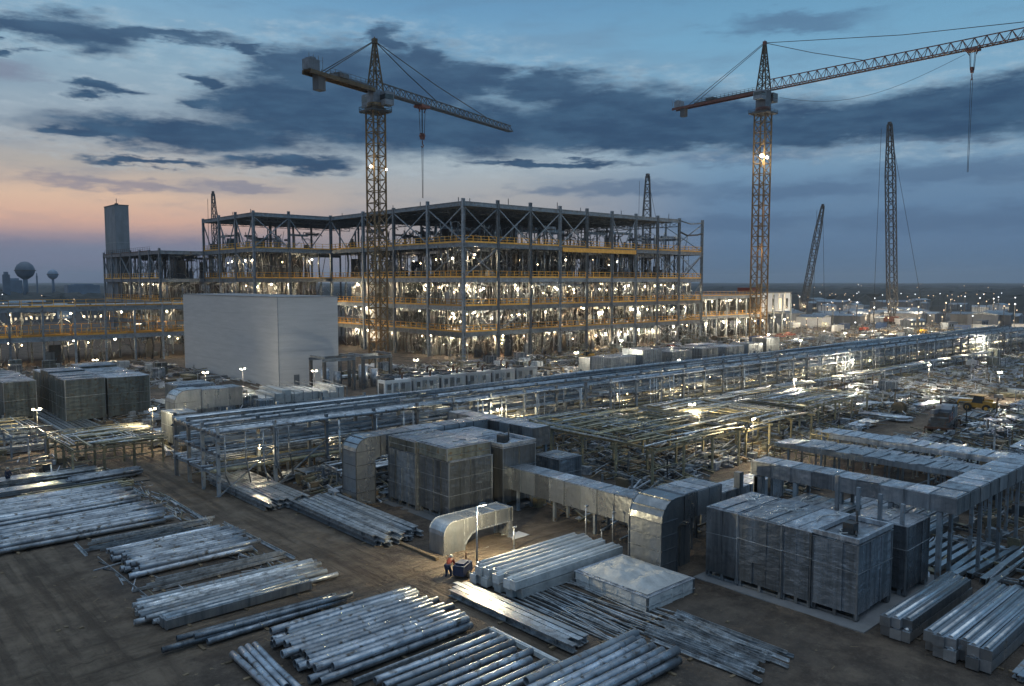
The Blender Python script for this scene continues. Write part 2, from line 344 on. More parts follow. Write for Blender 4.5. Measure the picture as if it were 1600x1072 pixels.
# ================================================================== SETTING
def ground_material():
    m = bpy.data.materials.new('trodden_dirt'); m.use_nodes = True; t = m.node_tree; n = t.nodes; l = t.links; b = n['Principled BSDF']
    b.inputs['Roughness'].default_value = .95; b.inputs['Specular IOR Level'].default_value = .25
    ge = n.new('ShaderNodeNewGeometry'); sp = n.new('ShaderNodeSeparateXYZ'); l.new(ge.outputs['Position'], sp.inputs[0])
    def no(sc, de, st=(1,1,1), ro=.6):
        mp = n.new('ShaderNodeMapping'); l.new(ge.outputs['Position'], mp.inputs[0]); mp.inputs['Scale'].default_value = st
        x = n.new('ShaderNodeTexNoise'); l.new(mp.outputs[0], x.inputs['Vector']); x.inputs['Scale'].default_value = sc; x.inputs['Detail'].default_value = de; x.inputs['Roughness'].default_value = ro; return x.outputs['Fac']
    def ma(op, a, c=None, cl=False):
        x = n.new('ShaderNodeMath'); x.operation = op; x.use_clamp = cl
        for i, v in enumerate((a, c)):
            if v is None: continue
            if isinstance(v, (int, float)): x.inputs[i].default_value = v
            else: l.new(v, x.inputs[i])
        return x.outputs[0]
    def mx(f, a, c):
        x = n.new('ShaderNodeMix'); x.data_type = 'RGBA'
        if isinstance(f, float): x.inputs[0].default_value = f
        else: l.new(f, x.inputs[0])
        for i, v in ((6, a), (7, c)):
            if isinstance(v, tuple): x.inputs[i].default_value = (*v, 1)
            else: l.new(v, x.inputs[i])
        return x.outputs[2]
    def rng(v, a, c, o0=0., o1=1.):
        x = n.new('ShaderNodeMapRange'); x.interpolation_type = 'SMOOTHSTEP'; l.new(v, x.inputs[0])
        for i, k in enumerate((a, c, o0, o1)): x.inputs[i+1].default_value = k
        return x.outputs[0]
    big = no(.06, 6); mid = no(.45, 8, ro=.7); fine = no(5, 6, ro=.7); grit = no(22, 3)
    c = mx(rng(mid, .36, .66), (.060,.047,.039), (.165,.132,.105))
    c = mx(rng(big, .4, .62), c, mx(.5, c, (.085,.078,.072)))
    c = mx(rng(fine, .52, .75), c, mx(.5, c, (.20,.175,.15)))
    # compacted haul roads, paler, with long wheel ruts
    wob = ma('MULTIPLY', ma('SUBTRACT', no(.12, 3), .5), 5.0)
    def lane(coord, centre, half):
        d = ma('ABSOLUTE', ma('ADD', ma('SUBTRACT', coord, centre), wob)); return rng(d, half*.6, half*1.25, 1., 0.)
    X = sp.outputs[0]; Y = sp.outputs[1]
    la = lane(X, 27.6, 3.6); lb = lane(Y, 44.2, 3.0); lc = lane(X, 8.0, 6.0)
    l3 = ma('MAXIMUM', ma('MAXIMUM', la, lb), ma('MULTIPLY', lc, .8))
    c = mx(ma('MULTIPLY', l3, .75), c, mx(rng(mid, .35, .65), (.125,.100,.077), (.215,.175,.135)))
    rutx = rng(no(1.3, 5, (1, .06, 1)), .42, .70); ruty = rng(no(1.3, 5, (.06, 1, 1)), .42, .70)
    ruts = ma('MAXIMUM', ma('MULTIPLY', rutx, ma('MAXIMUM', la, lc)), ma('MULTIPLY', ruty, lb))
    c = mx(ma('MULTIPLY', ruts, .7), c, (.060,.047,.038))
    c = mx(ma('MULTIPLY', rng(no(.8, 7, ro=.75), .55, .72), .55), c, (.24,.205,.165))
    # beyond the site: dark scrub land
    dd = n.new('ShaderNodeVectorMath'); dd.operation = 'LENGTH'; l.new(ge.outputs['Position'], dd.inputs[0])
    c = mx(rng(dd.outputs['Value'], 420, 700), c, mx(rng(no(.01, 5), .4, .6), (.012,.014,.013), (.030,.028,.025)))
    l.new(c, b.inputs['Base Color'])
    h = ma('ADD', ma('ADD', ma('MULTIPLY', mid, .9), ma('MULTIPLY', fine, .22)), ma('ADD', ma('MULTIPLY', grit, .07), ma('MULTIPLY', ruts, -.35)))
    bu = n.new('ShaderNodeBump'); l.new(h, bu.inputs['Height']); bu.inputs['Strength'].default_value = 1.0; bu.inputs['Distance'].default_value = .6; l.new(bu.outputs[0], b.inputs['Normal'])
    return m
M['dirt'] = ground_material()
g = MB(); g.v = [(-1500,-600,0),(9000,-600,0),(9000,9000,0),(-1500,9000,0)]; g.f = [(0,1,2,3)]; g.sm = [0]
tag(g.build('ground', 'dirt'), kind='structure')
from mathutils import noise as mn
def relief():
    x0,x1,y0,y1,st = 2,62,6,92,.22; nx, ny = int((x1-x0)/st), int((y1-y0)/st); g = MB()
    ylanes = [(25.6,.5,0),(27.5,.5,0),(28.2,.8,2),(30.1,.8,2),(5.5,1.8,1),(7.4,1.8,1),(9.4,1.2,3),(11.2,1.2,3),(26.6,1.1,4)]; xlanes = [(42.3,.4,0),(44.1,.4,0),(43.6,.9,2),(45.4,.9,2)]
    def rut(d, k=.22): d = abs(d); return -.055*math.exp(-(d/k)**2)+.035*math.exp(-((d-.38)/.16)**2)
    for j in range(ny+1):
        y = y0+j*st
        for i in range(nx+1):
            x = x0+i*st; z = .075+.055*mn.noise((x*.35,y*.35,0))+.030*mn.noise((x*1.3,y*1.3,5))+.016*mn.noise((x*3.1,y*3.1,9))
            for c,a,ph in ylanes: 
                d = x-c-a*math.sin(y*.06+ph); 
                if abs(d) < 1.2: z += rut(d)*(.6+.5*mn.noise((c,y*.15,2)))
            if x < 38 or y > 60:
                for c,a,ph in xlanes:
                    d = y-c-a*math.sin(x*.09+ph)
                    if abs(d) < 1.2: z += rut(d)*(.6+.5*mn.noise((c,x*.15,7)))
            e = min(x-x0,x1-x,y-y0,y1-y)
            if e < 2: z = .006+(z-.006)*max(0,e)/2
            g.v.append((x,y,max(.006,z)))
    w = nx+1
    for j in range(ny):
        for i in range(nx): a = j*w+i; g.f.append((a,a+1,a+w+1,a+w)); g.sm.append(1)
    tag(g.build('dirt_track','dirt'), kind='structure')
relief()
# low dark woods filling the plain up to the horizon
g = MB()
def camxy(lat, dep): return lat*math.cos(TH)+dep*math.sin(TH), -lat*math.sin(TH)+dep*math.cos(TH)
deps = [620*1.045**i for i in range(60)]
rows = []
for i, dp in enumerate(deps):
    row = []
    for k in range(150):
        lat = (-.78+1.56*k/149)*dp; x, y = camxy(lat+rnd.uniform(-.4,.4)*dp*.01, dp*rnd.uniform(.985,1.015))
        clr = math.sin(lat*.006+i*.35)*math.cos(dp*.004+lat*.002)
        h = rnd.uniform(3, 9) if clr > -.25 else rnd.uniform(-1, 1.5)
        row.append(len(g.v)); g.v.append((x, y, h if 0 < i else -1))
    rows.append(row)
for a, b in zip(rows, rows[1:]):
    for k in range(149): g.f.append((a[k], a[k+1], b[k+1], b[k])); g.sm.append(0)
tag(g.build('far_woods', 'wood'), kind='stuff')

# ================================================================== MAIN STEEL FRAME BUILDING
LV = [0, 7.2, 13.8, 21.0, 29.8, 40.0]
XA = [125, 136.4, 148, 159.3, 170.3, 181.2, 192.3, 203, 214.3, 227]; YA = [157, 172, 188, 204, 223]
XB = [100, 111, 125]; YB = [223, 235.5, 248, 261]
YC = [261, 270.5, 280, 290, 300.5, 311, 321]; XC = [86, 98]
bld = thing('steel_frame_building', 'huge unfinished multi-storey steel frame building with open lit floors and orange guard rails', 'building', (125,157,0))
def P(mb, name, m): return mb.build(name, m, bld, (-125,-157,0))
def column(x, y, top, w=.62, z0=0):
    c = MB(); c.hbeam((x,y,z0),(x,y,top),w,w,.09) if 0 else None
    t = .10
    c.box(x-w/2,x-w/2+t,y-w/2,y+w/2,z0,top).box(x+w/2-t,x+w/2,y-w/2,y+w/2,z0,top).box(x-w/2+t,x+w/2-t,y-t/2,y+t/2,z0,top)
    for z in LV[1:-1]:
        if z < top: c.box(x-w/2-.06,x+w/2+.06,y-w/2-.06,y+w/2+.06,z-1.15,z-.98).box(x-w/2-.06,x+w/2+.06,y-w/2-.06,y+w/2+.06,z-.1,z+.07)
    return P(c, 'column', 'steel')
for x in XA:
    for j, y in enumerate(YA):
        if x in (125, 227) or j in (0, 2, 4): column(x, y, 40+rnd.uniform(.4, 1.1), .72 if j == 0 or x == 125 else .5)
for x in XB[:2]:
    for y in YB: column(x, y, 40+rnd.uniform(.3,.9), .66)
for y in YB[1:]: column(125, y, 40.4, .5)
column(150, 248, 40.3, .5); column(150, 261, 40.3, .5)
for y in YC[1:]:
    column(86, y, 29.8+rnd.uniform(.4,1), .62)
column(86, 261, 30.5); column(98, 280, 30.3, .5); column(98, 299, 30.3, .5); column(112, 309, 30.3, .5); column(112, 285, 30.3, .5)
# slabs
for z in LV[1:-1]:
    P(MB().box(125.4,226.6,157.4,222.9,z-.28,z), 'floor_slab', 'deck')
    P(MB().box(100.4,150,223.1,260.9,z-.28,z), 'floor_slab', 'deck')
    P(MB().box(86.4,112,261.1,320.8,z-.28,z), 'floor_slab', 'deck')
# roof decks on trusses
P(MB().box(125.4,215,157.4,222.9,39.3,39.6), 'roof_deck', 'concd'); P(MB().box(100.4,150,223.1,260.9,39.3,39.6), 'roof_deck', 'concd')
def edge(p, q, h=1.1, w=.42, nm='edge_beam'):
    b = MB(); b.hbeam((*p[:2], p[2]-h), (*q[:2], q[2]-h), w, h, .12)
    d = Vector(q)-Vector(p); n = int(d.length/2.8)
    for i in range(1, n):
        c = Vector(p)+d*i/n; b.bar((c.x,c.y,c.z-h+.06),(c.x,c.y,c.z-.06), w*.9 if abs(d.x) < 1 else .06, .06 if abs(d.x) < 1 else w*.9)
    return P(b, nm, 'steel')
for z in LV[1:]:
    e = .45 if z < 40 else 0
    top = z if z == 40 else z-.02
    edge((125,156.9,top),(227 if z < 40 else 215,156.9,top)); edge((124.9,157,top),(124.9,223,top))
    edge((99.9,223,top),(99.9,261,top)); edge((100,222.8,top),(125,222.8,top)); edge((125,222.8,top),(227,222.8,top)); edge((227.1,157,top),(227.1,223,top)) if z < 40 else None
    edge((100,261,top),(150,261,top))
    if z < 30: edge((85.9,261,top),(85.9,321,top)); edge((86,321.1,top),(112,321.1,top)); edge((86,260.8,top),(100,260.8,top))
# roof joists (seen from below) and interior floor beams
for x in XA[1:-1]:
    for z in (39.2,):
        t = MB().lattice((x,157.5,38.5),(x,222.5,38.5),.5,1.5,3.2,.16,.10); P(t, 'roof_truss', 'steel')
for y in (168, 179, 190, 201, 212): P(MB().lattice((125.5,y,38.6),(215,y,38.6),.4,1.2,3.2,.14,.09), 'roof_truss', 'steel')
for y in (229, 241, 254): P(MB().lattice((100.5,y,38.6),(150,y,38.6),.4,1.2,3.2,.14,.09), 'roof_truss', 'steel')
for z in LV[1:-1]:
    for y in YA[1:-1]: P(MB().hbeam((125.5,y,z-1.0),(226.5,y,z-1.0),.35,.7,.06), 'floor_beam', 'steeld')
    for x in XA[1:-1:2]: P(MB().hbeam((x,157.5,z-.95),(x,222.5,z-.95),.3,.64,.06), 'floor_beam', 'steeld')
# braces: X in chosen bays
def xbr(a, b, z0, z1, kind='x'):
    m = MB(); a = Vector(a); b = Vector(b); o = Vector((0,0,1))
    if kind in 'xd': m.bar(a+o*z0, b+o*z1, .26)
    if kind in 'xu': m.bar(b+o*z0+Vector((.03,.03,0)), a+o*z1+Vector((.03,.03,0)), .26)
    if kind == 'v':
        c = (a+b)/2; m.bar(a+o*z1, c+o*z0, .26); m.bar(b+o*z1, c+o*z0, .26)
    P(m, 'brace', 'steel')
for i in range(len(XA)-1):
    a = (XA[i],157,0); b = (XA[i+1],157,0)
    if i in (0,1,2,3,5): xbr(a, b, 30, 38.9, 'x' if i < 4 else 'v')
    if i == 0: xbr(a, b, 21.2, 28.6); xbr(a, b, 7.4, 12.7, 'u')
    if i == 1: xbr(a, b, 7.4, 12.6, 'd')
    if i in (7, 8): xbr(a, b, 0.2, 6.1); xbr(a, b, 14, 19.9, 'v'); xbr(a, b, 21.2, 28.7)
for i in range(4):
    a = (125,YA[i],0); b = (125,YA[i+1],0); xbr(a, b, 30, 38.9, 'v' if i == 3 else 'x')
    if i == 0: xbr(a, b, 21.2, 28.6, 'u')
for i in range(3):
    a = (100,YB[i],0); b = (100,YB[i+1],0); xbr(a, b, 30, 38.9, 'v'); 
    if i == 0: xbr(a, b, 21.2, 28.6, 'd')
xbr((100,223,0),(111,223,0),30,38.9); xbr((111,223,0),(125,223,0),30,38.9,'v')
for i in range(6): xbr((86,YC[i],0),(86,YC[i+1],0), 21.2, 28.5, 'x' if i in (0,3) else 'v')
for (a, b) in (((227,157,0),(227,172,0)),((227,188,0),(227,204,0))):
    xbr(a, b, 30, 38.9); xbr(a, b, 21.2, 28.6, 'v')
for (x, y0, y1) in ((136.4,223,204),(170.3,223,204),(203,223,204)): xbr((x,y0,0),(x,y1,0),30,38.9); xbr((x,y0,0),(x,y1,0),14,19.8)
# guard rails
def rail(p, q, h=1.5, par=None, off=None, post=2.4, r=.05, m='orange'):
    b = MB(); p = Vector(p); q = Vector(q); d = q-p; n = max(1, round(d.length/post)); up = Vector((0,0,1))
    for t in (h, h*.55, .12): b.bar(p+up*t, q+up*t, r*(1.6 if t < .2 else 1), r*(5 if t < .2 else 1))
    for i in range(n+1): c = p+d*i/n; b.bar(c, c+up*h, r*1.2)
    return b
for z in LV[1:-1]:
    for i in range(len(XA)-1): P(rail((XA[i]+.5,156.95,z),(XA[i+1]-.5,156.95,z), 1.7, r=.13), 'guard_rail', 'orange') if z < 29 or i % 3 != 2 else P(rail((XA[i]+.5,156.95,z),(XA[i+1]-.5,156.95,z), 1.7, r=.13), 'guard_rail', 'orange')
    for i in range(4): P(rail((124.95,YA[i]+.5,z),(124.95,YA[i+1]-.5,z), 1.7, r=.13), 'guard_rail', 'orange')
    for i in range(3): P(rail((99.95,YB[i]+.5,z),(99.95,YB[i+1]-.5,z), 1.7, r=.13), 'guard_rail', 'orange')
    P(rail((100.5,222.95,z),(124.5,222.95,z), 1.7, r=.10), 'guard_rail', 'orange')
    P(rail((226.95,157.5,z),(226.95,222,z), 1.7, r=.10), 'guard_rail', 'orange')
    if z < 29: P(rail((85.95,261.5,z),(85.95,320.5,z), 1.7, r=.10), 'guard_rail', 'orange')
P(rail((86,270,29.8),(86,320,29.8), 1.4, r=.06), 'guard_rail', 'rust')
P(MB().box(160,192,156.45,156.68,28.3,29.5), 'toe_board', 'orange')
# reinforcing dowels / stub posts on the roof
for (p, q, n) in (((125,157),(215,157),13),((125,158),(125,222),9),((100,224),(100,260),6)):
    for i in range(n):
        t = (i+rnd.random()*.8)/n; x = p[0]+(q[0]-p[0])*t; y = p[1]+(q[1]-p[1])*t
        if i % 2 == 0: P(MB().bar((x,y,40),(x,y,40+rnd.uniform(.7,1.8)),.14), 'stub_post', 'steeld')
# top right end: loose bent beams with nothing on them
P(MB().tube([(215,157,39.6),(221,157.2,38.9),(227,157,39.4)], .22, 6), 'sagging_beam', 'steel'); P(MB().tube([(215,157,36),(219,157.3,35.1),(224,157,35.4),(227,157,36)], .3, 6), 'sagging_beam', 'steeld')
# ---- services inside each floor, near the open faces
def services(x0, x1, y0, y1, z0, z1, n, dens):
    cl = MB(); pi = MB(); dk = MB()
    for i in range(int(n)):
        x = rnd.uniform(x0, x1); y = rnd.uniform(y0, y1); k = rnd.random()
        if k < .32:      # vertical risers
            r = rnd.choice((.07,.10,.16,.26)); (pi if rnd.random() < .6 else dk).tube([(x,y,z0),(x+rnd.uniform(-.6,.6),y,(z0+z1)/2),(x+rnd.uniform(-.2,.2),y,z1-.3)], r, 6)
        elif k < .74:    # looping pipes
            l = rnd.uniform(1.5,5); zz = rnd.uniform(z0+1,z1-.8); r = rnd.choice((.06,.09,.13))
            dx, dy = (l,0) if rnd.random() < .5 else (0,l); am = rnd.uniform(-2.6,2.6)
            pts = [(x,y,zz)]; 
            for s in range(1,6): t = s/5; pts.append((x+dx*t, y+dy*t, zz+math.sin(t*math.pi)*am+rnd.uniform(-.3,.3)))
            pi.tube([(a,b,min(z1-.5,max(z0+.2,c))) for a,b,c in pts], r, 6)
        elif k < .80:    # equipment boxes on the floor
            w = rnd.uniform(.5,2.2); d = rnd.uniform(.5,2); h = rnd.uniform(.5, min(3.4, z1-z0-1.5)); tg_ = cl if rnd.random() < .8 else dk; tg_.box(x,x+w,y,y+d,z0,z0+h,.05)
            cl.box(x+w*.2,x+w*.6,y+d*.2,y+d*.8,z0+h,z0+h+rnd.uniform(.2,.8))
        elif k < .91:    # hanging trays and ducts
            l = rnd.uniform(3,10); zz = z1-rnd.uniform(1.0,2.4); w = rnd.uniform(.4,1.1)
            if rnd.random() < .5: cl.box(x,min(x+l,x1+1),y,y+w,zz,zz+.4+w*.3)
            else: cl.box(x,x+w,y,min(y+l,y1+1),zz,zz+.4+w*.3)
        elif k < .985: dk.bar((x,y,z0),(x+rnd.uniform(-2.5,2.5),y+rnd.uniform(-1,1),z1-.6),.16)
        elif k < .99: dk.box(x,x+.15,y,y+rnd.uniform(1.5,4),z0,z0+rnd.uniform(2,z1-z0-.5))
        else: dk.box(x,x+rnd.uniform(1.5,4),y,y+.15,z0,z0+rnd.uniform(2,z1-z0-.5))
    return cl, pi, dk
for li in range(5):
    z0, z1 = LV[li], LV[li+1]; q = (2.8,2.6,2.4,1.8,.7)[li]
    regs = [(126,226,158.5,176,300), (127,150,176,222,130), (101,124,224.5,260,120), (127,226,180,221,110)]
    if li < 4: regs.append((87,111,262,320,170))
    for (x0,x1,y0,y1,n) in regs:
        a, b, c = services(x0, x1, y0, y1, z0, z1 if li < 4 else z0+6, n*q, 1)
        for mb, nm, mm in ((a,'equipment','galvd'),(b,'pipework','bar'),(c,'dark_fittings','steeld' if li < 4 else 'steel')): tag(P(mb, nm, mm), kind='stuff')
# inner core walls that stop the view through the middle
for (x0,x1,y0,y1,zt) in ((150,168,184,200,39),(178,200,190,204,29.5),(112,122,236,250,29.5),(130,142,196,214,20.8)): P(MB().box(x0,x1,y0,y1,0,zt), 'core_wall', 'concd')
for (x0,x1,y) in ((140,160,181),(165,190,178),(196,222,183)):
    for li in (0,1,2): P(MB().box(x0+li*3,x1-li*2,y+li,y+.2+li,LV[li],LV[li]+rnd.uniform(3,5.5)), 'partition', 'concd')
lb = MB(); ball(lb, (0,0,0), .24); lamp_mesh = lb.mesh('lamp', 'lampw'); lb = MB(); ball(lb, (0,0,0), .15); lamp_small = lb.mesh('lamp', 'lampy')
def blamp(x, y, z, e, par=bld, off=(-125,-157,0), col=(1,.78,.48), me=None, nm='lamp'):
    o = bpy.data.objects.new(nm, me or lamp_mesh); COL.objects.link(o); o.parent = par; o.location = (x+off[0], y+off[1], z+off[2]); KIDS.setdefault(par.name, []).append(o)
    if e: point((x, y, z-.5), e, col, .35)
BE = 1550
for i in range(9):
    xm = (XA[i]+XA[i+1])/2
    for li, (f, z) in enumerate(((1.5,5.4),(.95,12.0),(.7,19.0),(.15,27))):
        if li == 3 and i not in (0,3,6): continue
        for k in range(2 if li < 3 else 1): blamp(xm+rnd.uniform(-5,5), 159+rnd.uniform(0,11), z+rnd.uniform(-1.6,.3), BE*f*rnd.uniform(.25,.75), col=rnd.choice(((1,.77,.47),(1,.66,.33),(1,.88,.66))))
        for k in range(5): blamp(xm+rnd.uniform(-5,5), rnd.uniform(160,185), z+rnd.uniform(-2.5,.5), 0, me=lamp_small)
for i in range(4):
    ym = (YA[i]+YA[i+1])/2
    for li, (f, z) in enumerate(((1.1,5.4),(.85,12.0),(.85,19.0),(.7,27))):
        if li == 3 and i != 0: continue
        blamp(127.5+rnd.uniform(0,5), ym+rnd.uniform(-4,4), z, BE*f*rnd.uniform(.6,1.4)); blamp(rnd.uniform(127,140), ym+rnd.uniform(-6,6), z-.6, 0, me=lamp_small)
for (x,y,z) in ((128,207,5.4),(130,217,5.2),(129,209,12),(131,219,12.2),(128,212,19),(105,226,5.4),(116,226,5),(108,226,12),(119,227,12),(112,226,19),(106,225,19.2),(120,226,26.8),(140,200,26)): blamp(x,y,z,BE*.9)
for y in (229, 242, 255):
    for li, (f, z) in enumerate(((.8,5.4),(.6,12.0),(.5,19.0),(.3,26.5))): blamp(103+rnd.uniform(0,5), y+rnd.uniform(-3,3), z, BE*f); blamp(rnd.uniform(102,115), y+rnd.uniform(-5,5), z-.4, 0, me=lamp_small)
for y in (266, 280, 295):
    for li, (f, z) in enumerate(((.7,5.4),(.6,12.0),(.35,19.0))): blamp(89+rnd.uniform(0,4), y+rnd.uniform(-3,3), z, BE*f)

# concrete stair tower
t = thing('concrete_stair_tower', 'tall plain concrete shaft rising above the left end of the steel frame', 'tower', (86.7,308,0))
MB().box(0,4.6,0,13,0,47.2).build('shaft','concd',t)
for z in (12,23,34): MB().box(-.06,4.66,-.06,13.06,z,z+.12).build('pour_joint','conc',t)
MB().box(-.1,4.7,-.1,13.1,47.2,47.5).build('parapet','concd',t); MB().tube([(2,5,47.5),(2,5,50)],.12,6).box(1.5,2.5,4.5,5.5,47.5,48.3).build('mast','steeld',t)

# low two-deck platform on the left
t = thing('low_deck_structure', 'long low two-level open deck with orange guard rails running off the left edge', 'platform', (20,213,0))
for z, zz in ((14,'a'),(7,'b')):
    MB().box(-40,64.5,.3,26,z-.3,z).build('floor_slab','deck',t); MB().hbeam((-40,0,z-1.1),(65,0,z-1.1),.4,1.1,.12).build('edge_beam','steel',t)
    for i in range(9): rail((-38+i*11.4,.05,z),(-38+(i+1)*11.4-.3,.05,z),1.7,r=.10).build('guard_rail','orange',t)
    if z == 7:
        for i in range(9): rail((-38+i*11.4,5,z),(-38+(i+1)*11.4-.3,5,z),2.6,r=.10).build('guard_rail','orange',t)
for i in range(16):
    for y in (0,13): MB().box(-38+i*6.8-.22,-38+i*6.8+.22,y-.2,y+.2,0,14.3 if i % 2 else 13).build('column','steel',t)
for z0,z1,n in ((0,7,150),(7,14,90)):
    a,b,c = services(-36,62,1.5,12,z0,z1,n,1)
    for mb,nm,mm in ((a,'equipment','galvd'),(b,'pipework','bar'),(c,'dark_fittings','steeld')): tag(mb.build(nm,mm,t), kind='stuff')
for i in range(8):
    for z,f in ((5.5,.5),(12.2,.6)): blamp(20-32+i*12+rnd.uniform(-3,3), 215+rnd.uniform(0,5), z, BE*f, t, (-20,-213,0)); blamp(20-30+i*12+rnd.uniform(-5,5), 216+rnd.uniform(0,5), z-.8, 0, t, (-20,-213,0), me=lamp_small)

# pale block in front of the frame
t = thing('pale_block_house', 'big windowless pale grey block with flat roof and smooth panel walls', 'building', (67,139.8,0))
MB().box(0,12.6,0,48.5,0,17).build('wall','conc',t); MB().box(-.08,12.68,-.08,48.58,17,17.18).build('roof','concd',t)
MB().box(-.05,.05,-.05,.05,0,17).build('corner_trim','steel',t)

b = MB()
for z in (3.4,6.8,10.2,13.6): b.box(-.024,-.001,.05,48.4,z-.02,z+.02).box(.05,12.55,-.024,-.001,z-.02,z+.02)
b.build('lift_joint','conc',t)
MB().box(3,4.1,-.07,-.001,.05,2.3).build('door','cab',t)

# building to the right of the frame, half clad
t = thing('part_clad_building', 'low part-clad building with lit open ground floor beside the right tower crane', 'building', (232,160,0))
[MB().box(38.2+k*4.4,38.2+k*4.4+3.5,0,.15,8.6,15.6).build('wall_panel','conc',t) for k in range(5)]; [MB().box(59.8,60,.3+k*5.6,.3+k*5.6+5.2,8.6,15.6).build('wall_panel','conc',t) for k in range(6)]; MB().box(37.9,38.1,.2,34,8.6,15.6).build('wall_panel','concd',t); MB().box(37.8,60.2,-.2,34.2,15.6,16).build('roof','concd',t)
MB().box(-4,38,.3,34,7.6,8).build('floor_slab','deck',t); MB().box(-4,38,.3,34,14.6,15).build('floor_slab','deck',t); MB().box(38,60,.3,34,7.6,8).build('floor_slab','deck',t)
for i in range(11):
    for y in (0,16): MB().box(-4+i*6.4-.25,-4+i*6.4+.25,y-.2,y+.2,0,15).build('column','steel',t)
for z in (8,15): rail((-4,-.1,z),(37.6,-.1,z),1.5,r=.09).build('guard_rail','orange',t); MB().box(-4,38,-.2,.2,z-1,z).build('edge_beam','steel',t)
for i,x in enumerate((41,46,51,56)): MB().box(x,x+1.6,-.12,-.01,9.5,13.5).build('window','win' if i in (0,2) else 'glass',t)
MB().box(44,50,8,14,16,17.6).build('rooftop_unit','vred',t)
for z0,z1,n in ((0,7.6,120),(8,14.6,80)):
    a,b,c = services(-3,58 if z0 == 0 else 36,1,9,z0,z1,n,1)
    for mb,nm,mm in ((a,'equipment','galvd'),(b,'pipework','bar'),(c,'dark_fittings','steeld')): tag(mb.build(nm,mm,t), kind='stuff')
for i in range(6):
    blamp(232+i*10+rnd.uniform(-3,3), 157+rnd.uniform(-2,4), 5.5, BE*1.1, t, (-232,-160,0))
    if i < 4: blamp(232+i*9, 162, 13, BE*.8, t, (-232,-160,0))
    if i < 4: blamp(272.5+i*5.2, 163.5, 12.6, BE*.5, t, (-232,-160,0))

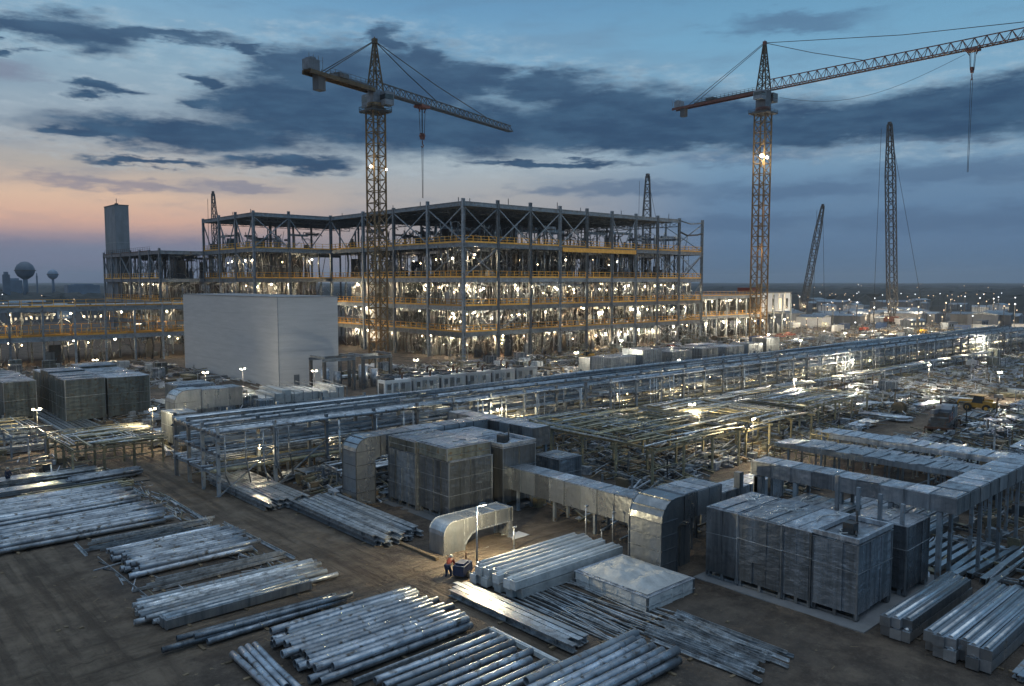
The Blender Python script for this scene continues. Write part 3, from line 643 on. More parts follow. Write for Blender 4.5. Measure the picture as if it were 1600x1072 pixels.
# ================================================================== CRANES
def tower_crane(name, label, base, half, ztop, zj, zapex, d, jl, cl, ntr, hookz, ropez, mcol, jcol, armtie, w_j, mir=1):
    t = thing(name, label, 'tower crane', (*base, 0))
    MB().box(-half*2.2,half*2.2,-half*2.2,half*2.2,0,.8).build('footing','conc',t)
    MB().lattice((0,0,.8),(0,0,ztop),half*2,half*2,half*1.7,half*.20,half*.11,upv=(0,1,0)).build('mast',mcol,t)
    lad = MB(); lad.bar((half*.35,-half*.5,1),(half*.35,-half*.5,ztop),.09); lad.bar((half*.35,-half*.2,1),(half*.35,-half*.2,ztop),.09)
    for i in range(int(ztop/1.2)): lad.bar((half*.35,-half*.5,1+i*1.2),(half*.35,-half*.2,1+i*1.2),.06)
    lad.build('ladder',mcol,t)
    D = Vector((d[0],d[1],0)).normalized(); Pn = Vector((-D.y,D.x,0)); up = Vector((0,0,1))
    # slewing unit + platform
    MB().tube([(0,0,ztop),(0,0,ztop+1.2)],[half*1.25,half*1.25],12).build('slewing_ring',jcol,t)
    pl = MB().box(-half*1.7,half*1.7,-half*1.7,half*1.7,ztop-.9,ztop-.7); pl.build('platform','steeld',t)
    rp = MB()
    for a,b in (((-1,-1),(1,-1)),((1,-1),(1,1)),((1,1),(-1,1)),((-1,1),(-1,-1))):
        q = rail((a[0]*half*1.7,a[1]*half*1.7,ztop-.7),(b[0]*half*1.7,b[1]*half*1.7,ztop-.7),1.1,r=.07); o_ = len(rp.v); rp.v += q.v; rp.f += [tuple(i+o_ for i in f) for f in q.f]; rp.sm += q.sm
    rp.build('platform_rail','steeld',t)
    ms = MB().box(-half*.9,half*.9,-half*.9,half*.9,ztop+1.2,zj); ms.build('turntable_house','cab',t)
    for sgn in (1,-1):
        c = Pn*half*1.75*sgn+D*.8; cb = MB().box(c.x-half*.75,c.x+half*.75,c.y-half*.75,c.y+half*.75,zj-3.4,zj-.5)
        cab_ = cb.build('operator_cab' if sgn == 1 else 'switch_cabinet','cab',t)
        MB().box(c.x-half*.78,c.x+half*.6,c.y-half*.78,c.y+half*.6,zj-2.2,zj-1.1).build('cab_window','glass',cab_)
    # apex tower (A-frame)
    MB().lattice((0,0,zj),(0,0,zapex),half*1.7,half*1.7,2.4,half*.17,half*.1,upv=(0,1,0),taper=lambda k: 1-.84*k).build('apex_tower',mcol,t)
    MB().tube([(0,0,zapex),(0,0,zapex+.9)],.12,6).box(-.5,.5,-.5,.5,zapex-.6,zapex+.5).build('apex_head',jcol,t)
    # jib: triangular girder, apex up, gently rising is not needed
    a = D*half*1.1+up*zj; b = D*jl+up*zj
    MB().lattice(a,b,w_j,w_j*1.15,w_j*1.05,.26,.15,tri=True,taper=lambda k: 1-.25*k).build('jib','steeld' if jcol == 'crane' else jcol,t)
    wk = MB().bar(a-up*.1,b-up*.1,.6,.07); wk.build('jib_walkway','steeld',t)
    # counter jib with walkway rails, winch house, ballast
    c0 = -D*half*.9+up*(zj+.1); c1 = -D*cl+up*(zj+.1)
    cj = MB().bar(c0,c1,2.4,.14)
    for s in (-1,1): cj.bar(c0+Pn*1.2*s-up*.35,c1+Pn*1.2*s-up*.35,.35,.8)
    for i in range(int(cl/2)): k = c0+(c1-c0)*i/int(cl/2); cj.bar(k+Pn*1.2-up*.3,k-Pn*1.2-up*.3,.16)
    cj.build('counter_jib',jcol,t)
    for s in (-1,1): rail(c0+Pn*1.25*s+up*.1,c0+(c1-c0)*.72+Pn*1.25*s+up*.1,1.3,post=1.6,r=.07).build('counter_jib_rail','steeld',t)
    e = c1+D*cl*.06
    wb = MB().box(-1.4,1.4,-1.1,1.1,0,2.1).box(-.8,.4,-1.0,1.0,2.1,2.5); [wb.bar((xx,-1.4,0),(xx,-1.4,2.9),.08) for xx in (-1.9,-.6,.7,1.9)]; wb.bar((-1.9,-1.4,2.0),(1.9,-1.4,2.0),.06); o = wb.build('winch_house','cab',t,e+up*.15); o.rotation_euler = (0,0,math.atan2(D.y,D.x))
    MB().box(-1.6,1.4,-1.6,1.6,.05,1.0).build('winch_drum','steeld',t,-D*cl*.55+up*(zj+.2)).rotation_euler = (0,0,math.atan2(D.y,D.x))
    bl = MB()
    for i in range(3): bl.box(-1.05+i*.7,-.4+i*.7,-.85,.85,-3.6,-.4)
    o = bl.build('ballast_block','concd',t,e+D*2.2+up*.1); o.rotation_euler = (0,0,math.atan2(D.y,D.x))
    # ties
    ap = up*zapex
    for s in (-.5,.5): MB().tube([ap+Pn*s*.6,-D*cl*.80+Pn*s*2+up*(zj+.3)],.10,5).build('pendant_tie','steeld',t)
    for k in armtie:
        tgt = D*(jl*k)+up*(zj+w_j*1.1*(1-.25*k)); mid = (ap+tgt)/2-up*(tgt-ap).length*.012
        MB().tube([ap,mid,tgt],.11,5).build('pendant_tie','steeld',t)
    # trolley, ropes, hook
    tp = D*ntr+up*(zj-.45); tr = MB().box(-1.5,1.5,-1.2,1.2,-.35,.25)
    for sx in (-1.3,1.3):
        for sy in (-1,1): tr.tube([(sx,sy*1.0,.0),(sx,sy*1.35,.0)],.35,8)
    tr.bar((-1.4,0,-.3),(-.8,0,-1.3),.2).bar((1.4,0,-.3),(.8,0,-1.3),.2); o = tr.build('trolley','craner',t,tp); o.rotation_euler = (0,0,math.atan2(D.y,D.x))
    for sx in (-.7,.7):
        for sy in (-.45,.45): MB().tube([tp+D*sx+Pn*sy,D*(ntr+sx*.6)+Pn*sy*.6+up*hookz],.07,5).build('hoist_rope','rope',t)
    hk = MB().box(-.55,.55,-.3,.3,-.8,.7).tube([(-.3,-.34,.1),(-.3,.34,.1)],.42,10).tube([(.3,-.34,.1),(.3,.34,.1)],.42,10); hk.tube([(0,0,-1),(0,0,-1.8),(.35,0,-2.3),(0,0,-2.7),(-.35,0,-2.4)],.14,6); hk.build('hook_block','craner',t,D*ntr+up*hookz)
    if ropez < hookz-3:
        for sx in (-.25,.25): MB().tube([D*(ntr+sx)+up*(hookz-2.5),D*(ntr+sx*.5)+up*ropez],.06,5).build('lifting_sling','rope',t)
    return t
c1 = tower_crane('tower_crane','ochre tower crane in front of the steel frame, jib sloping away to the right','',0,0,0,0,(1,0),0,0,0,0,0,'','',(),0) if 0 else None
def cdir(lat, dep):
    x, y = camxy(lat, dep); return (x, y)
tc1 = tower_crane('tower_crane','ochre tower crane rising before the steel frame, jib reaching back to the right',(100.1,157.4),1.55,59,63,74.0,cdir(.527,.85),58,20.8,17.0,55.5,40.5,'crane','crane',(.40,.40,.80),1.9)
point((100.1-3.2,157.4-3.2,46.5),500,(1,.85,.55),.2)
ld = MB(); ball(ld,(-2.2,-1.2,45.8),.30); ball(ld,(1.2,-2.4,45.3),.2); ld.build('mast_lamp','lampw',tc1)
tc2 = tower_crane('tower_crane','right tower crane with floodlit mast and long jib reaching off the right edge',(243.3,145.1),2.0,76.5,83.2,98.8,cdir(.65,-.76),90,37,64,77.5,50,'crane','craner',(.38,1.0),2.9)
point((243.3-4.0,145.1-2.5,61),3200,(1,.86,.6),.3); point((241.5,141,59.5),900,(1,.86,.6),.3)
ld = MB(); ball(ld,(-2.9,-1.6,61.5),.62); ball(ld,(-1.4,-2.7,61.0),.45); ld.build('mast_lamp','lampw',tc2)
for (x,y,z,e) in ((97,154,8,350),(240,141,10,1600),(239,142,30,900),(240,141,44,400)): point((x,y,z),e,(1,.66,.34),.3)
# bottom tie rope of the right crane jib
pts = [Vector((*cdir(.65*k,-.76*k), 82.0-6.5*math.sin(math.pi*k/62))) for k in range(6,63,4)]
MB().tube(pts,.05,4).build('trolley_rope','rope',tc2)

def lattice_crane(label, base, tip_lat, h, w, dark='steeld', wt=1):
    t = thing('lattice_boom_crane', label, 'crawler crane', (*base,0))
    tip = Vector((*camxy(tip_lat,0),h))
    MB().lattice((0,0,2.5),tip,w,w,w*1.15,w*.13,w*.075,upv=(1,1,.01),taper=lambda k: min(1,.35+k*8)*(1-.55*max(0,(k-.75)/.25))).build('boom',dark,t)
    MB().box(-3.2,3.2,-2.2,2.2,1.4,3.8).box(-5,-3.2,-2,2,1.6,3.2).build('machinery_house','craner',t)
    for s in (-1,1): MB().prism([(-3.8,.1),(-4.1,.7),(-3.6,1.3),(3.6,1.3),(4.1,.7),(3.8,.1)],'y',s*2.2-.5,s*2.2+.5).build('crawler_track','dark',t)
    MB().box(2,3.2,-3.4,-2.2,1.6,3.9).build('cab','cab',t)
    tip2 = tip+Vector((*camxy(-w*1.3,0),-2)); ang = Vector((*camxy(w*2.0,0),0))
    MB().tube([tip,ang*2.2+Vector((0,0,3))],.09,4).build('pendant_rope','rope',t); MB().tube([tip2+ang*.1,tip2-Vector((0,0,h-5))],.09,4).build('hoist_rope','rope',t)
    MB().box(tip.x-w*.2,tip.x+w*.2,tip.y-w*.2,tip.y+w*.2,tip.z-.6,tip.z+1.0).build('boom_head',dark,t)
    return t
lattice_crane('tall near-upright lattice boom crane on the plain right of the tower cranes', G(1394,507), -4.5, 92, 3.4)
lattice_crane('shorter lattice boom crane leaning right beside the low part-clad building', G(1252,503), 9.0, 57, 2.6)
x, y = camxy(-118, 322); lattice_crane('small crane boom poking up behind the left part of the frame roof', (x,y), -1.5, 55, 2.0)
x, y = camxy(55, 330); lattice_crane('small tapering crane boom showing above the right part of the frame roof', (x,y), .5, 63, 3.0)

# ================================================================== FAR THINGS
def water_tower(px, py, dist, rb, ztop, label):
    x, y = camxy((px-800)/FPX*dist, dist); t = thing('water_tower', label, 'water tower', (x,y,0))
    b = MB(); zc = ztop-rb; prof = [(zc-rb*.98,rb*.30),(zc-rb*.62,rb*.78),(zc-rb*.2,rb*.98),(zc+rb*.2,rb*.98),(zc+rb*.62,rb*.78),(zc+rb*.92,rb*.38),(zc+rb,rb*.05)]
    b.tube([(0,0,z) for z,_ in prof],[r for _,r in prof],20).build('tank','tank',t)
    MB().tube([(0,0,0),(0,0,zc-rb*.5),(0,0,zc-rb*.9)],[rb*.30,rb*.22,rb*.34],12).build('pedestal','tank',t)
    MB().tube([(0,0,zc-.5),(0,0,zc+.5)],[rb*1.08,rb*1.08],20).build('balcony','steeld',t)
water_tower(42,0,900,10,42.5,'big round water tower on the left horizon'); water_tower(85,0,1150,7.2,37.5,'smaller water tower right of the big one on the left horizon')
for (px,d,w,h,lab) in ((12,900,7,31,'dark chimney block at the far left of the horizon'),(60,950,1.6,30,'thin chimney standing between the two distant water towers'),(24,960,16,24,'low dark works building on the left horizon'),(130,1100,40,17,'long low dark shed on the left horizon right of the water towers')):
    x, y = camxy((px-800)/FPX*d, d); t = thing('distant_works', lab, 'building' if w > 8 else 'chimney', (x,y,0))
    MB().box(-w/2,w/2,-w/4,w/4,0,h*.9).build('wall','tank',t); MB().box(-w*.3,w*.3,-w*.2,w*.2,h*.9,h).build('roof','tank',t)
# ================================================================== NEAR EQUIPMENT
def unit(name, label, x0, x1, y0, y1, h, m='wrap', ny=3, nx=2, group=None, cat='equipment unit', top='wtop', hatch=False, legs=True, band=(.62,)):
    """wrapped machine enclosure on a skid: panels with seams, laps, corner posts, roof sheets, skid feet"""
    t = thing(name, label, cat, (x0,y0,0), group=group); w = x1-x0; d = y1-y0; z0 = .45 if legs else .05
    b = MB(); e = .0
    # each wall as slightly uneven panels
    def wall(ax, pos, a0, a1, n, s):
        for i in range(n):
            p0 = a0+(a1-a0)*i/n; p1 = a0+(a1-a0)*(i+1)/n; nz = rnd.choice((1,2,3))
            for k in range(nz):
                q0 = z0+(h-z0)*k/nz; q1 = z0+(h-z0)*(k+1)/nz; o = rnd.uniform(.0,.09)*s
                if ax == 'x': b.box(min(pos,pos+o+.06*s),max(pos,pos+o+.06*s),p0+.01,p1-.01,q0+.005,q1-.005,.012)
                else: b.box(p0+.01,p1-.01,min(pos,pos+o+.06*s),max(pos,pos+o+.06*s),q0+.005,q1-.005,.012)
    b.box(.08,w-.08,.08,d-.08,z0,h-.05)
    wall('x',.02,.02,d-.02,ny,-1); wall('x',w-.02,.02,d-.02,ny,1); wall('y',.02,.02,w-.02,nx,-1); wall('y',d-.02,.02,w-.02,nx,1)
    s = b
    for (x,y) in ((-.04,-.04),(w+.04,-.04),(w+.04,d+.04),(-.04,d+.04)): MB().bar((x,y,z0*.3),(x,y,h+.03),.11).build('corner_post','galvd',t)
    for i in range(1,ny):
        y = d*i/ny; s.bar((-.09,y,z0),(-.09,y,h),.07)
    for i in range(1,nx):
        x = w*i/nx; s.bar((x,-.09,z0),(x,-.09,h),.07)
    b.build('enclosure', m, t)
    for f in band:
        st = MB()
        z = z0+(h-z0)*f+rnd.uniform(-.1,.1); dz = rnd.uniform(-.12,.12)
        st.bar((-.13,-.1,z),(-.13,d+.1,z+dz),.035).bar((-.13,-.13,z),(w+.1,-.13,z-dz),.035)
        st.build('strap','bar',t)
    r = MB(); r.box(-.12,w+.12,-.12,d+.12,h,h+.05)
    nn = max(2,int(d/.9))
    for i in range(nn):
        y = d*i/nn; r.box(.05,w-.05,y+.04,y+d/nn-.04,h+.05,h+.08+rnd.uniform(0,.07),.02)
    r.build('roof_sheet',top,t)
    if hatch:
        q = MB(); 
        for (a,c,e_,f) in ((-.1,w+.1,-.1,.12),(-.1,w+.1,d-.12,d+.1),(-.1,.12,.121,d-.121),(w-.12,w+.1,.121,d-.121)): q.box(a,c,e_,f,h+.16,h+.42)
        q.build('kerb','wtop',t); MB().box(w*.3,w*.45,d*.35,d*.6,h+.1,h+.8).tube([(w*.6,d*.5,h),(w*.6,d*.5,h+1.3)],.07,6).tube([(w*.2,d*.2,h+.3),(w*.8,d*.7,h+.35)],.06,6).build('roof_fitting','steeld',t)
    for q_ in range(2 if w*d > 8 else 0):
        x_, y_ = rnd.uniform(.4,w-1.6), rnd.uniform(.3,d-.9); MB().tube([(x_+k_*.35, y_+rnd.uniform(-.35,.35), h+.14+rnd.uniform(0,.12)) for k_ in range(5)],.045,5).build('loose_hose','white',t)
    if legs:
        n = max(2,int(d/1.3))
        for xx in (0,w-.35):
            sk = MB()
            for i in range(n+1): y = d*i/n*.96+.02; sk.box(xx,xx+.35,y-.08,y+.12,.02,z0)
            sk.box(xx+.1,xx+.25,0,d,.02,.16).build('skid','galvd',t)
    return t
def pad(x0,x1,y0,y1,label,h=.12):
    t = thing('concrete_pad', label, 'slab', (x0,y0,0)); MB().box(0,x1-x0,0,y1-y0,.0,h,.01).build('slab','concd',t)
pad(44.2,56.6,19.2,30.8,'concrete slab under the wrapped units at the lower right')
pad(38.6,54.5,50.6,61.2,'concrete slab under the big wrapped block in the middle')
Z = .12
u = [unit('equipment_enclosure','leftmost wrapped grey unit of the lower right row',45,50.3,28.0,30.2,4.75,'galvd',2,3),
 unit('equipment_enclosure','second wrapped unit from the left in the lower right row, wide with pale roof',45.05,50.6,24.9,27.85,4.7,'wrap',3,3),
 unit('equipment_enclosure','third wrapped unit of the lower right row, just behind the open-topped one',45.1,50.4,23.0,24.75,4.72,'wrap',2,3),
 unit('equipment_enclosure','front corner wrapped unit of the lower right row with a rimmed open roof',45.2,49.7,20.15,22.8,4.55,'wrap',3,3,hatch=True),
 unit('equipment_enclosure','dark narrow wrapped unit standing alone at the right end of the lower right slab',51.2,54.6,19.8,23.3,4.5,'wrap',2,3),
 unit('equipment_enclosure','dark wrapped unit at the back of the lower right slab behind the row',51.3,55.2,24.6,28.6,4.1,'wrapg',2,3),
 unit('equipment_enclosure','front corner stack of the big wrapped block in the middle',39.6,44.2,51.8,56.0,4.9,'wrap',4,4,band=(.35,.7)),
 unit('equipment_enclosure','left half of the big wrapped block in the middle',39.3,44.0,56.15,60.2,4.9,'wrap',4,4,band=(.35,.7)),
 unit('equipment_enclosure','lower wrapped box at the right end of the middle block',45.4,49.2,51.6,55.2,5.3,'galvd',2,2,hatch=True),
 unit('equipment_enclosure','greenish wrapped box behind the right end of the middle block',44.4,49.0,55.5,60.2,5.6,'wrapg',2,3)]
for a in u: a.location.z = Z
# upper tier of the middle block: dark cap boxes, one per half
t = unit('cap_crate','dark upper crate row on the front half of the middle block',39.5,44.1,51.9,56.0,1.05,'wrapg',3,3,legs=False,cat='crate',band=(.5,)); t.location.z = 5.12
t = unit('cap_crate','dark upper crate row on the left half of the middle block',39.3,43.9,56.2,60.1,1.0,'wrapg',3,3,legs=False,cat='crate',band=(.5,)); t.location.z = 5.12
def duct_run(t, p, q, w, h, seg=1.5, m='galv', top='wtop'):
    """rectangular duct: p,q = centre line at mid height; sections with standing flanges"""
    p = Vector(p); q = Vector(q); d = q-p; n = max(1,round(d.length/seg)); dd = d.normalized(); ax = abs(dd.x) > .5
    for i in range(n):
        a = p+d*i/n+dd*.03; c = p+d*(i+1)/n-dd*.03; b = MB(); j = rnd.uniform(-.012,.012)
        x0,x1 = sorted((a.x,c.x)); y0,y1 = sorted((a.y,c.y))
        if ax: b.box(x0,x1,a.y-w/2+j,a.y+w/2+j,a.z-h/2,a.z+h/2,.015)
        else: b.box(a.x-w/2+j,a.x+w/2+j,y0,y1,a.z-h/2,a.z+h/2,.015)
        b.build('duct_section', m, t)
        s = MB()
        if ax: s.box(x0+.05,x1-.05,a.y-w/2+.06,a.y+w/2-.06,a.z+h/2+.016,a.z+h/2+.03+rnd.uniform(.01,.05),.012)
        else: s.box(a.x-w/2+.06,a.x+w/2-.06,y0+.05,y1-.05,a.z+h/2+.016,a.z+h/2+.03+rnd.uniform(.01,.05),.012)
        s.build('top_sheet', top, t)
    f = MB()
    for i in range(n+1):
        a = p+d*i/n; k = .05
        if ax: f.box(a.x-.035,a.x+.035,a.y-w/2-k,a.y+w/2+k,a.z-h/2-k,a.z+h/2+k)
        else: f.box(a.x-w/2-k,a.x+w/2+k,a.y-.035,a.y+.035,a.z-h/2-k,a.z+h/2+k)
    tag(f.build('flange','galvd',t), kind=None)
def post(t, x, y, z1, w=.22, z0=0): MB().hbeam((x,y,z0),(x+.001,y,z1),w,w) if 0 else MB().box(x-w/2,x+w/2,y-w/2,y+w/2,z0,z1).box(x-w,x+w,y-w,y+w,z0,z0+.06).build('leg','steel',t)
def elbow(t, x0, y0, y1, ztop, w, zleg, rad, m='galv', zb=0.):
    """duct rising at x0 (width w in x) and bending towards +x, between y0..y1; returns x of outlet"""
    prof = [(x0,zb),(x0,ztop-rad)]
    for i in range(1,6):
        a = math.pi*(1-.1*i); prof.append((x0+rad+rad*math.cos(a), ztop-rad+rad*math.sin(a)))
    hgt = w; xr = x0+w+rad*.55
    prof += [(xr,ztop),(xr,ztop-hgt)]
    for i in range(0,4):
        a = math.pi/2+math.pi/6*i; r2 = rad*.45; prof.append((x0+w+r2+r2*math.cos(a), ztop-hgt-r2+r2*math.sin(a)))
    prof += [(x0+w,zb)]
    b = MB(); b.prism(prof,'y',y0,y1)
    b.build('elbow_body', m, t)
    s = MB()
    n = 4
    for i in range(n+1):
        z = zb+(ztop-rad-zb)*i/n+.03; s.box(x0-.05,x0+w+.05,y0-.05,y1+.05,z-.03,z+.03)
    for i in (2,4):
        a = math.pi*(1-.1*i); px_, pz = x0+rad+rad*math.cos(a), ztop-rad+rad*math.sin(a); s.bar((px_-.02,y0-.04,pz+.02),(px_-.02,y1+.04,pz+.02),.08)
    for yy in (y0-.03,y1+.03):
        for k in range(1,8): s.bar((prof[k][0],yy,prof[k][1]),(prof[k+1][0],yy,prof[k+1][1]),.07)
    s.bar((x0-.03,y0-.03,zb),(x0-.03,y0-.03,ztop-rad),.08).bar((x0-.03,y1+.03,zb),(x0-.03,y1+.03,ztop-rad),.08).bar((x0+w+.03,y0-.03,zb),(x0+w+.03,y0-.03,ztop-hgt-rad*.4),.08)
    s.build('flange','galvd',t); return xr
t = thing('metal_duct','shiny galvanised duct elbow standing upright at the left of the lower right units','duct',(42.2,32,0))
xr = elbow(t,0,0,2.7,5.35,1.75,0,1.5); duct_run(t,(xr,1.35,4.48),(7.0,1.35,4.48),2.7,1.74,1.6)
MB().box(3.0,4.2,.6,2.4,0,2.9,.02).build('support_box','galvd',t); post(t,6.6,.4,3.6); post(t,6.6,2.3,3.6)
t = thing('metal_duct','long low galvanised duct running from the middle block towards the upright elbow','duct',(47,36,0))
duct_run(t,(0,17.5,2.75),(0,-.2,2.75),2.1,1.9,1.75); 
for y in (1,5.5,10,14.5): post(t,-.8,y,1.8); post(t,.8,y,1.8)
t = thing('metal_duct','galvanised duct continuing right behind the elbow to the trestle duct','duct',(49.3,34.8,0))
duct_run(t,(0,0,2.9),(11.8,0,2.9),2.1,1.8,1.6)
for x in (2,6,10): post(t,x,-.8,2); post(t,x,.8,2)
# raised trestle duct
t = thing('raised_duct','raised flat galvanised duct on tall legs behind the lower right units, turning right','duct',(55.3,32.6,0))
duct_run(t,(0,0,5.7),(0,-14.6,5.7),2.2,1.0,1.7,'galvd'); duct_run(t,(1.3,-13.5,5.7),(16.5,-13.5,5.7),2.2,1.0,1.9,'galvd')
for y in (-.4,-3.6,-7,-10.5,-13.6): post(t,-.95,y,5.15,.3); post(t,.95,y,5.15,.2)
for x in (4,8,12,16): post(t,x,-14.4,5.15,.22); post(t,x,-12.6,5.15,.22)
MB().box(-1.1,-.6,-.9,-.2,0,5.1).box(-1.12,-.58,1.0,1.5,0,5.1).build('end_plate','galvd',t)
# bare posts piercing the yard right of the units
for k,(px,py,h) in enumerate(((1392,868,7.2),(1408,872,6.6),(1428,868,6.4),(1447,866,6.0))):
    x, y = 50.9+k*.15, 24.2-k*1.35; t = thing('bare_post',('first','second','third','rightmost')[k]+' bare upright steel post between the wrapped units and the raised duct','post',(x,y,0),group='bare posts behind the lower right units'); MB().box(-.11,.11,-.11,.11,0,h).box(-.2,.2,-.2,.2,0,.05).build('shaft','steel' if k else 'galvd',t)
# parallel flat runs behind the raised duct
t = thing('flat_rack','flat pale-sheeted rack with open lit end frame behind the raised duct','rack',(74,22,0))
for k,(x,w,z) in enumerate(((0,3.2,3.6),(3.8,2.4,3.2),(7.0,3.0,3.9),(10.6,2.2,3.4))):
    MB().box(x,x+w,0,20-k*1.2,z-.5,z,.05).build('tray',('galvd','wrap')[k%2],t)
    s = MB()
    for i in range(14):
        y = i*20/14*.95; s.box(x+.05,x+w-.05,y,y+1.15,z+.003,z+.03+rnd.uniform(0,.10),.05)
    s.build('top_sheet','wtop',t)
    for y in (.4,5,10,15,18.5-k): post(t,x+.2,y,z-.5,.15); post(t,x+w-.2,y,z-.5,.15)
for x in (0,4.5,9,13):
    f = MB(); 
    for z in (.8,1.9,3.2): f.bar((x-.2,20.6,z),(x+3.8,20.6,z),.10).bar((x-.2,17.2,z),(x-.2,20.6,z),.10)
    for xx in (x-.2,x+1.2,x+2.4): f.bar((xx,20.6,0),(xx,20.6,3.4),.1)
    f.build('end_frame','ochre',t)
# ducts round the middle block
t = thing('metal_duct','blue-grey duct elbow standing at the left end of the middle wrapped block','duct',(36.2,60.8,0))
xr = elbow(t,0,0,2.3,6.1,1.9,0,1.2); duct_run(t,(xr,1.15,5.2),(15.2,1.15,5.2),2.3,1.8,1.7)
for x in (6,10,14): post(t,x,.3,4.3); post(t,x,2,4.3)
t = thing('metal_duct','raised duct closing the back of the middle wrapped block','duct',(53.0,55,0))
duct_run(t,(0,13,5.1),(0,-.4,5.1),2.2,1.7,1.7,'galvd')
for y in (0,4,8,12): post(t,-.9,y,4.2,.25); post(t,.9,y,4.2,.25)
unit('equipment_enclosure','small wrapped unit under the back duct right of the middle block',51.6,54.4,50.8,54.0,3.6,'wrap',2,2)
# pale duct piece lit yellow
t = thing('duct_offcut','loose pale duct piece with a rounded end lying open beside the lamp post','duct',(34.2,45.4,0))
pr = [(0,.05),(0,1.5)]
for i in range(1,6): a = math.pi*(1-.1*i); pr.append((.95+.95*math.cos(a),1.5+.95*math.sin(a)))
pr += [(6.7,2.45),(6.7,1.35),(3.1,1.35),(2.6,1.15),(2.2,.8),(1.95,.4),(1.85,.05)]
MB().prism(pr,'y',0,1.75).build('elbow_body','galv',t)
for yy in (-.03,1.78):
    f = MB()
    for k in range(1,len(pr)-1): f.bar((pr[k][0],yy,pr[k][1]),(pr[k+1][0],yy,pr[k+1][1]),.06)
    if yy < 0: f.build('flange','bar',t)
for x in (2.2,3.6,5.0,6.4): MB().box(x,x+.06,-.05,1.8,1.3,2.5).build('flange','bar',t)
f.bar((1.9,-.04,.1),(1.9,-.04,2.4),.06); f.build('flange','bar',t)
for y in (.1,1.65): MB().box(6.3,6.55,y-.1,y+.1,.0,1.35).build('leg','bar',t)
MB().box(6.6,6.72,.0,1.75,.0,2.4).build('end_plate','galv',t); MB().box(-.1,8.0,-.6,2.3,.0,.06,.03).build('base_sheet','conc',t)

def lamp_post(x, y, h, label, e=0, lit=False, col=(1,.85,.6), group=None, dx=.7):
    t = thing('lamp_post', label, 'lamp post', (x,y,0), group=group)
    MB().tube([(0,0,0),(0,0,h)],[.075,.05],8).box(-.18,.18,-.18,.18,0,.05).build('pole','bar',t)
    a = MB(); a.tube([(0,0,h-.05),(dx,0,h+.05)],.04,6); a.box(dx-.15,dx+.35,-.12,.12,h,h+.12); a.build('lamp_arm','galvd',t)
    if lit:
        b = MB(); b.box(dx-.12,dx+.32,-.10,.10,h-.05,h-.002); b.build('lamp','lampw',t)
        if e: point((x+dx+.1,y,h-.45),e,col,.15)
lamp_post(34.6,42.1,4.4,'thin lamp post standing between the pale duct piece and the white beam stack',lit=True,e=2400,col=(1,.80,.46),dx=.45)
for (px,py,h,l) in ((803,855,1.7,'short marker post in the dirt right of the pale duct piece'),(915,850,3.1,'taller of the two marker posts behind the white beam stack'),(957,850,2.6,'shorter of the two marker posts behind the white beam stack'),(940,842,.9,'knee-high marker stub between two taller posts'),(871,720,2.0,'small lit marker post right of the middle block')):
    x, y = G(px,py+5); t = thing('marker_post', l, 'post', (x,y,0)); MB().tube([(0,0,0),(0,0,h)],.05,6).box(-.14,.14,-.14,.14,0,.06).box(-.1,.22,-.08,.08,h,h+.1).build('shaft','bar',t)

# ================================================================== PILES OF PIPE AND BEAMS (each piece a thing)
def mk_proto(kind, m, sd):
    r = random.Random(sd); b = MB(); bend = r.uniform(-.05,.05)
    if kind == 'pipe': b.tube([(x/6-.5, bend*math.sin(x/6*math.pi), .0) for x in range(7)], 1.0, 12, hollow=.8)
    return b
MESH = {}
def piece_mesh(kind, m, ln, r, var):
    key = (kind, m, round(ln,1), round(r,2), var)
    if key in MESH: return MESH[key]
    q = random.Random(hash(key[3:]) if 0 else int(ln*10)+var*7); b = MB(); bd = q.uniform(-.05,.05); sg = q.uniform(-.03,.02)
    n = 6
    if kind == 'pipe':
        b.tube([((i/n-.5)*ln, bd*math.sin(i/n*math.pi), r+sg*math.sin(i/n*math.pi)) for i in range(n+1)], r, 12, hollow=.82)
        for k in range(2): x = q.uniform(-.4,.4)*ln; b.tube([(x-.05,bd*.7,r),(x+.05,bd*.7,r)], r*1.06, 12)
    elif kind == 'beam':
        b.hbeam((-ln/2,0,0),(ln/2,0,0),r*2,r*2.1,.05)
        for k in range(3): x = (-.38+.38*k)*ln; b.box(x-.015,x+.015,-r+.02,r-.02,.05,r*2.05)
    elif kind == 'channel':
        b.box(-ln/2,ln/2,-r,-r+.04,0,r*1.6).box(-ln/2,ln/2,r-.04,r,0,r*1.6).box(-ln/2,ln/2,-r+.04,r-.04,r*1.6-.04,r*1.6)
    elif kind == 'trunking':   # big closed box section with folded rim
        b.box(-ln/2,ln/2,-r,r,.02,r*2.1,.02); b.box(-ln/2-.02,-ln/2+.05,-r-.03,r+.03,0,r*2.15).box(ln/2-.05,ln/2+.02,-r-.03,r+.03,0,r*2.15)
        b.tube([(-ln/2+.06,0,r*2.1),(ln/2-.06,0,r*2.1)], r*.55, 8)
    elif kind == 'bar':
        b.bar((-ln/2,0,r),(0,bd,r),r*2,r*1.2).bar((0,bd,r),(ln/2,0,r),r*2,r*1.2)
    elif kind == 'angle':
        b.box(-ln/2,ln/2,-r,r,0,.03).box(-ln/2,ln/2,-r,-r+.03,.03,r*2)
    MESH[key] = b.mesh(kind, m); return MESH[key]
def piece(kind, m, ln, r, x, y, z, rz, name, label, cat, group):
    o = bpy.data.objects.new(name, piece_mesh(kind, m, ln, r, rnd.randint(0,3))); COL.objects.link(o)
    o.location = (x,y,z); o.rotation_euler = (rnd.uniform(-.004,.004), rnd.uniform(-.006,.006), rz); return tag(o, label, cat, group)
NP = [0]
ORD = ['nearest','second','third','fourth','fifth','sixth','seventh','eighth','ninth','tenth','eleventh','twelfth','thirteenth','fourteenth','fifteenth']
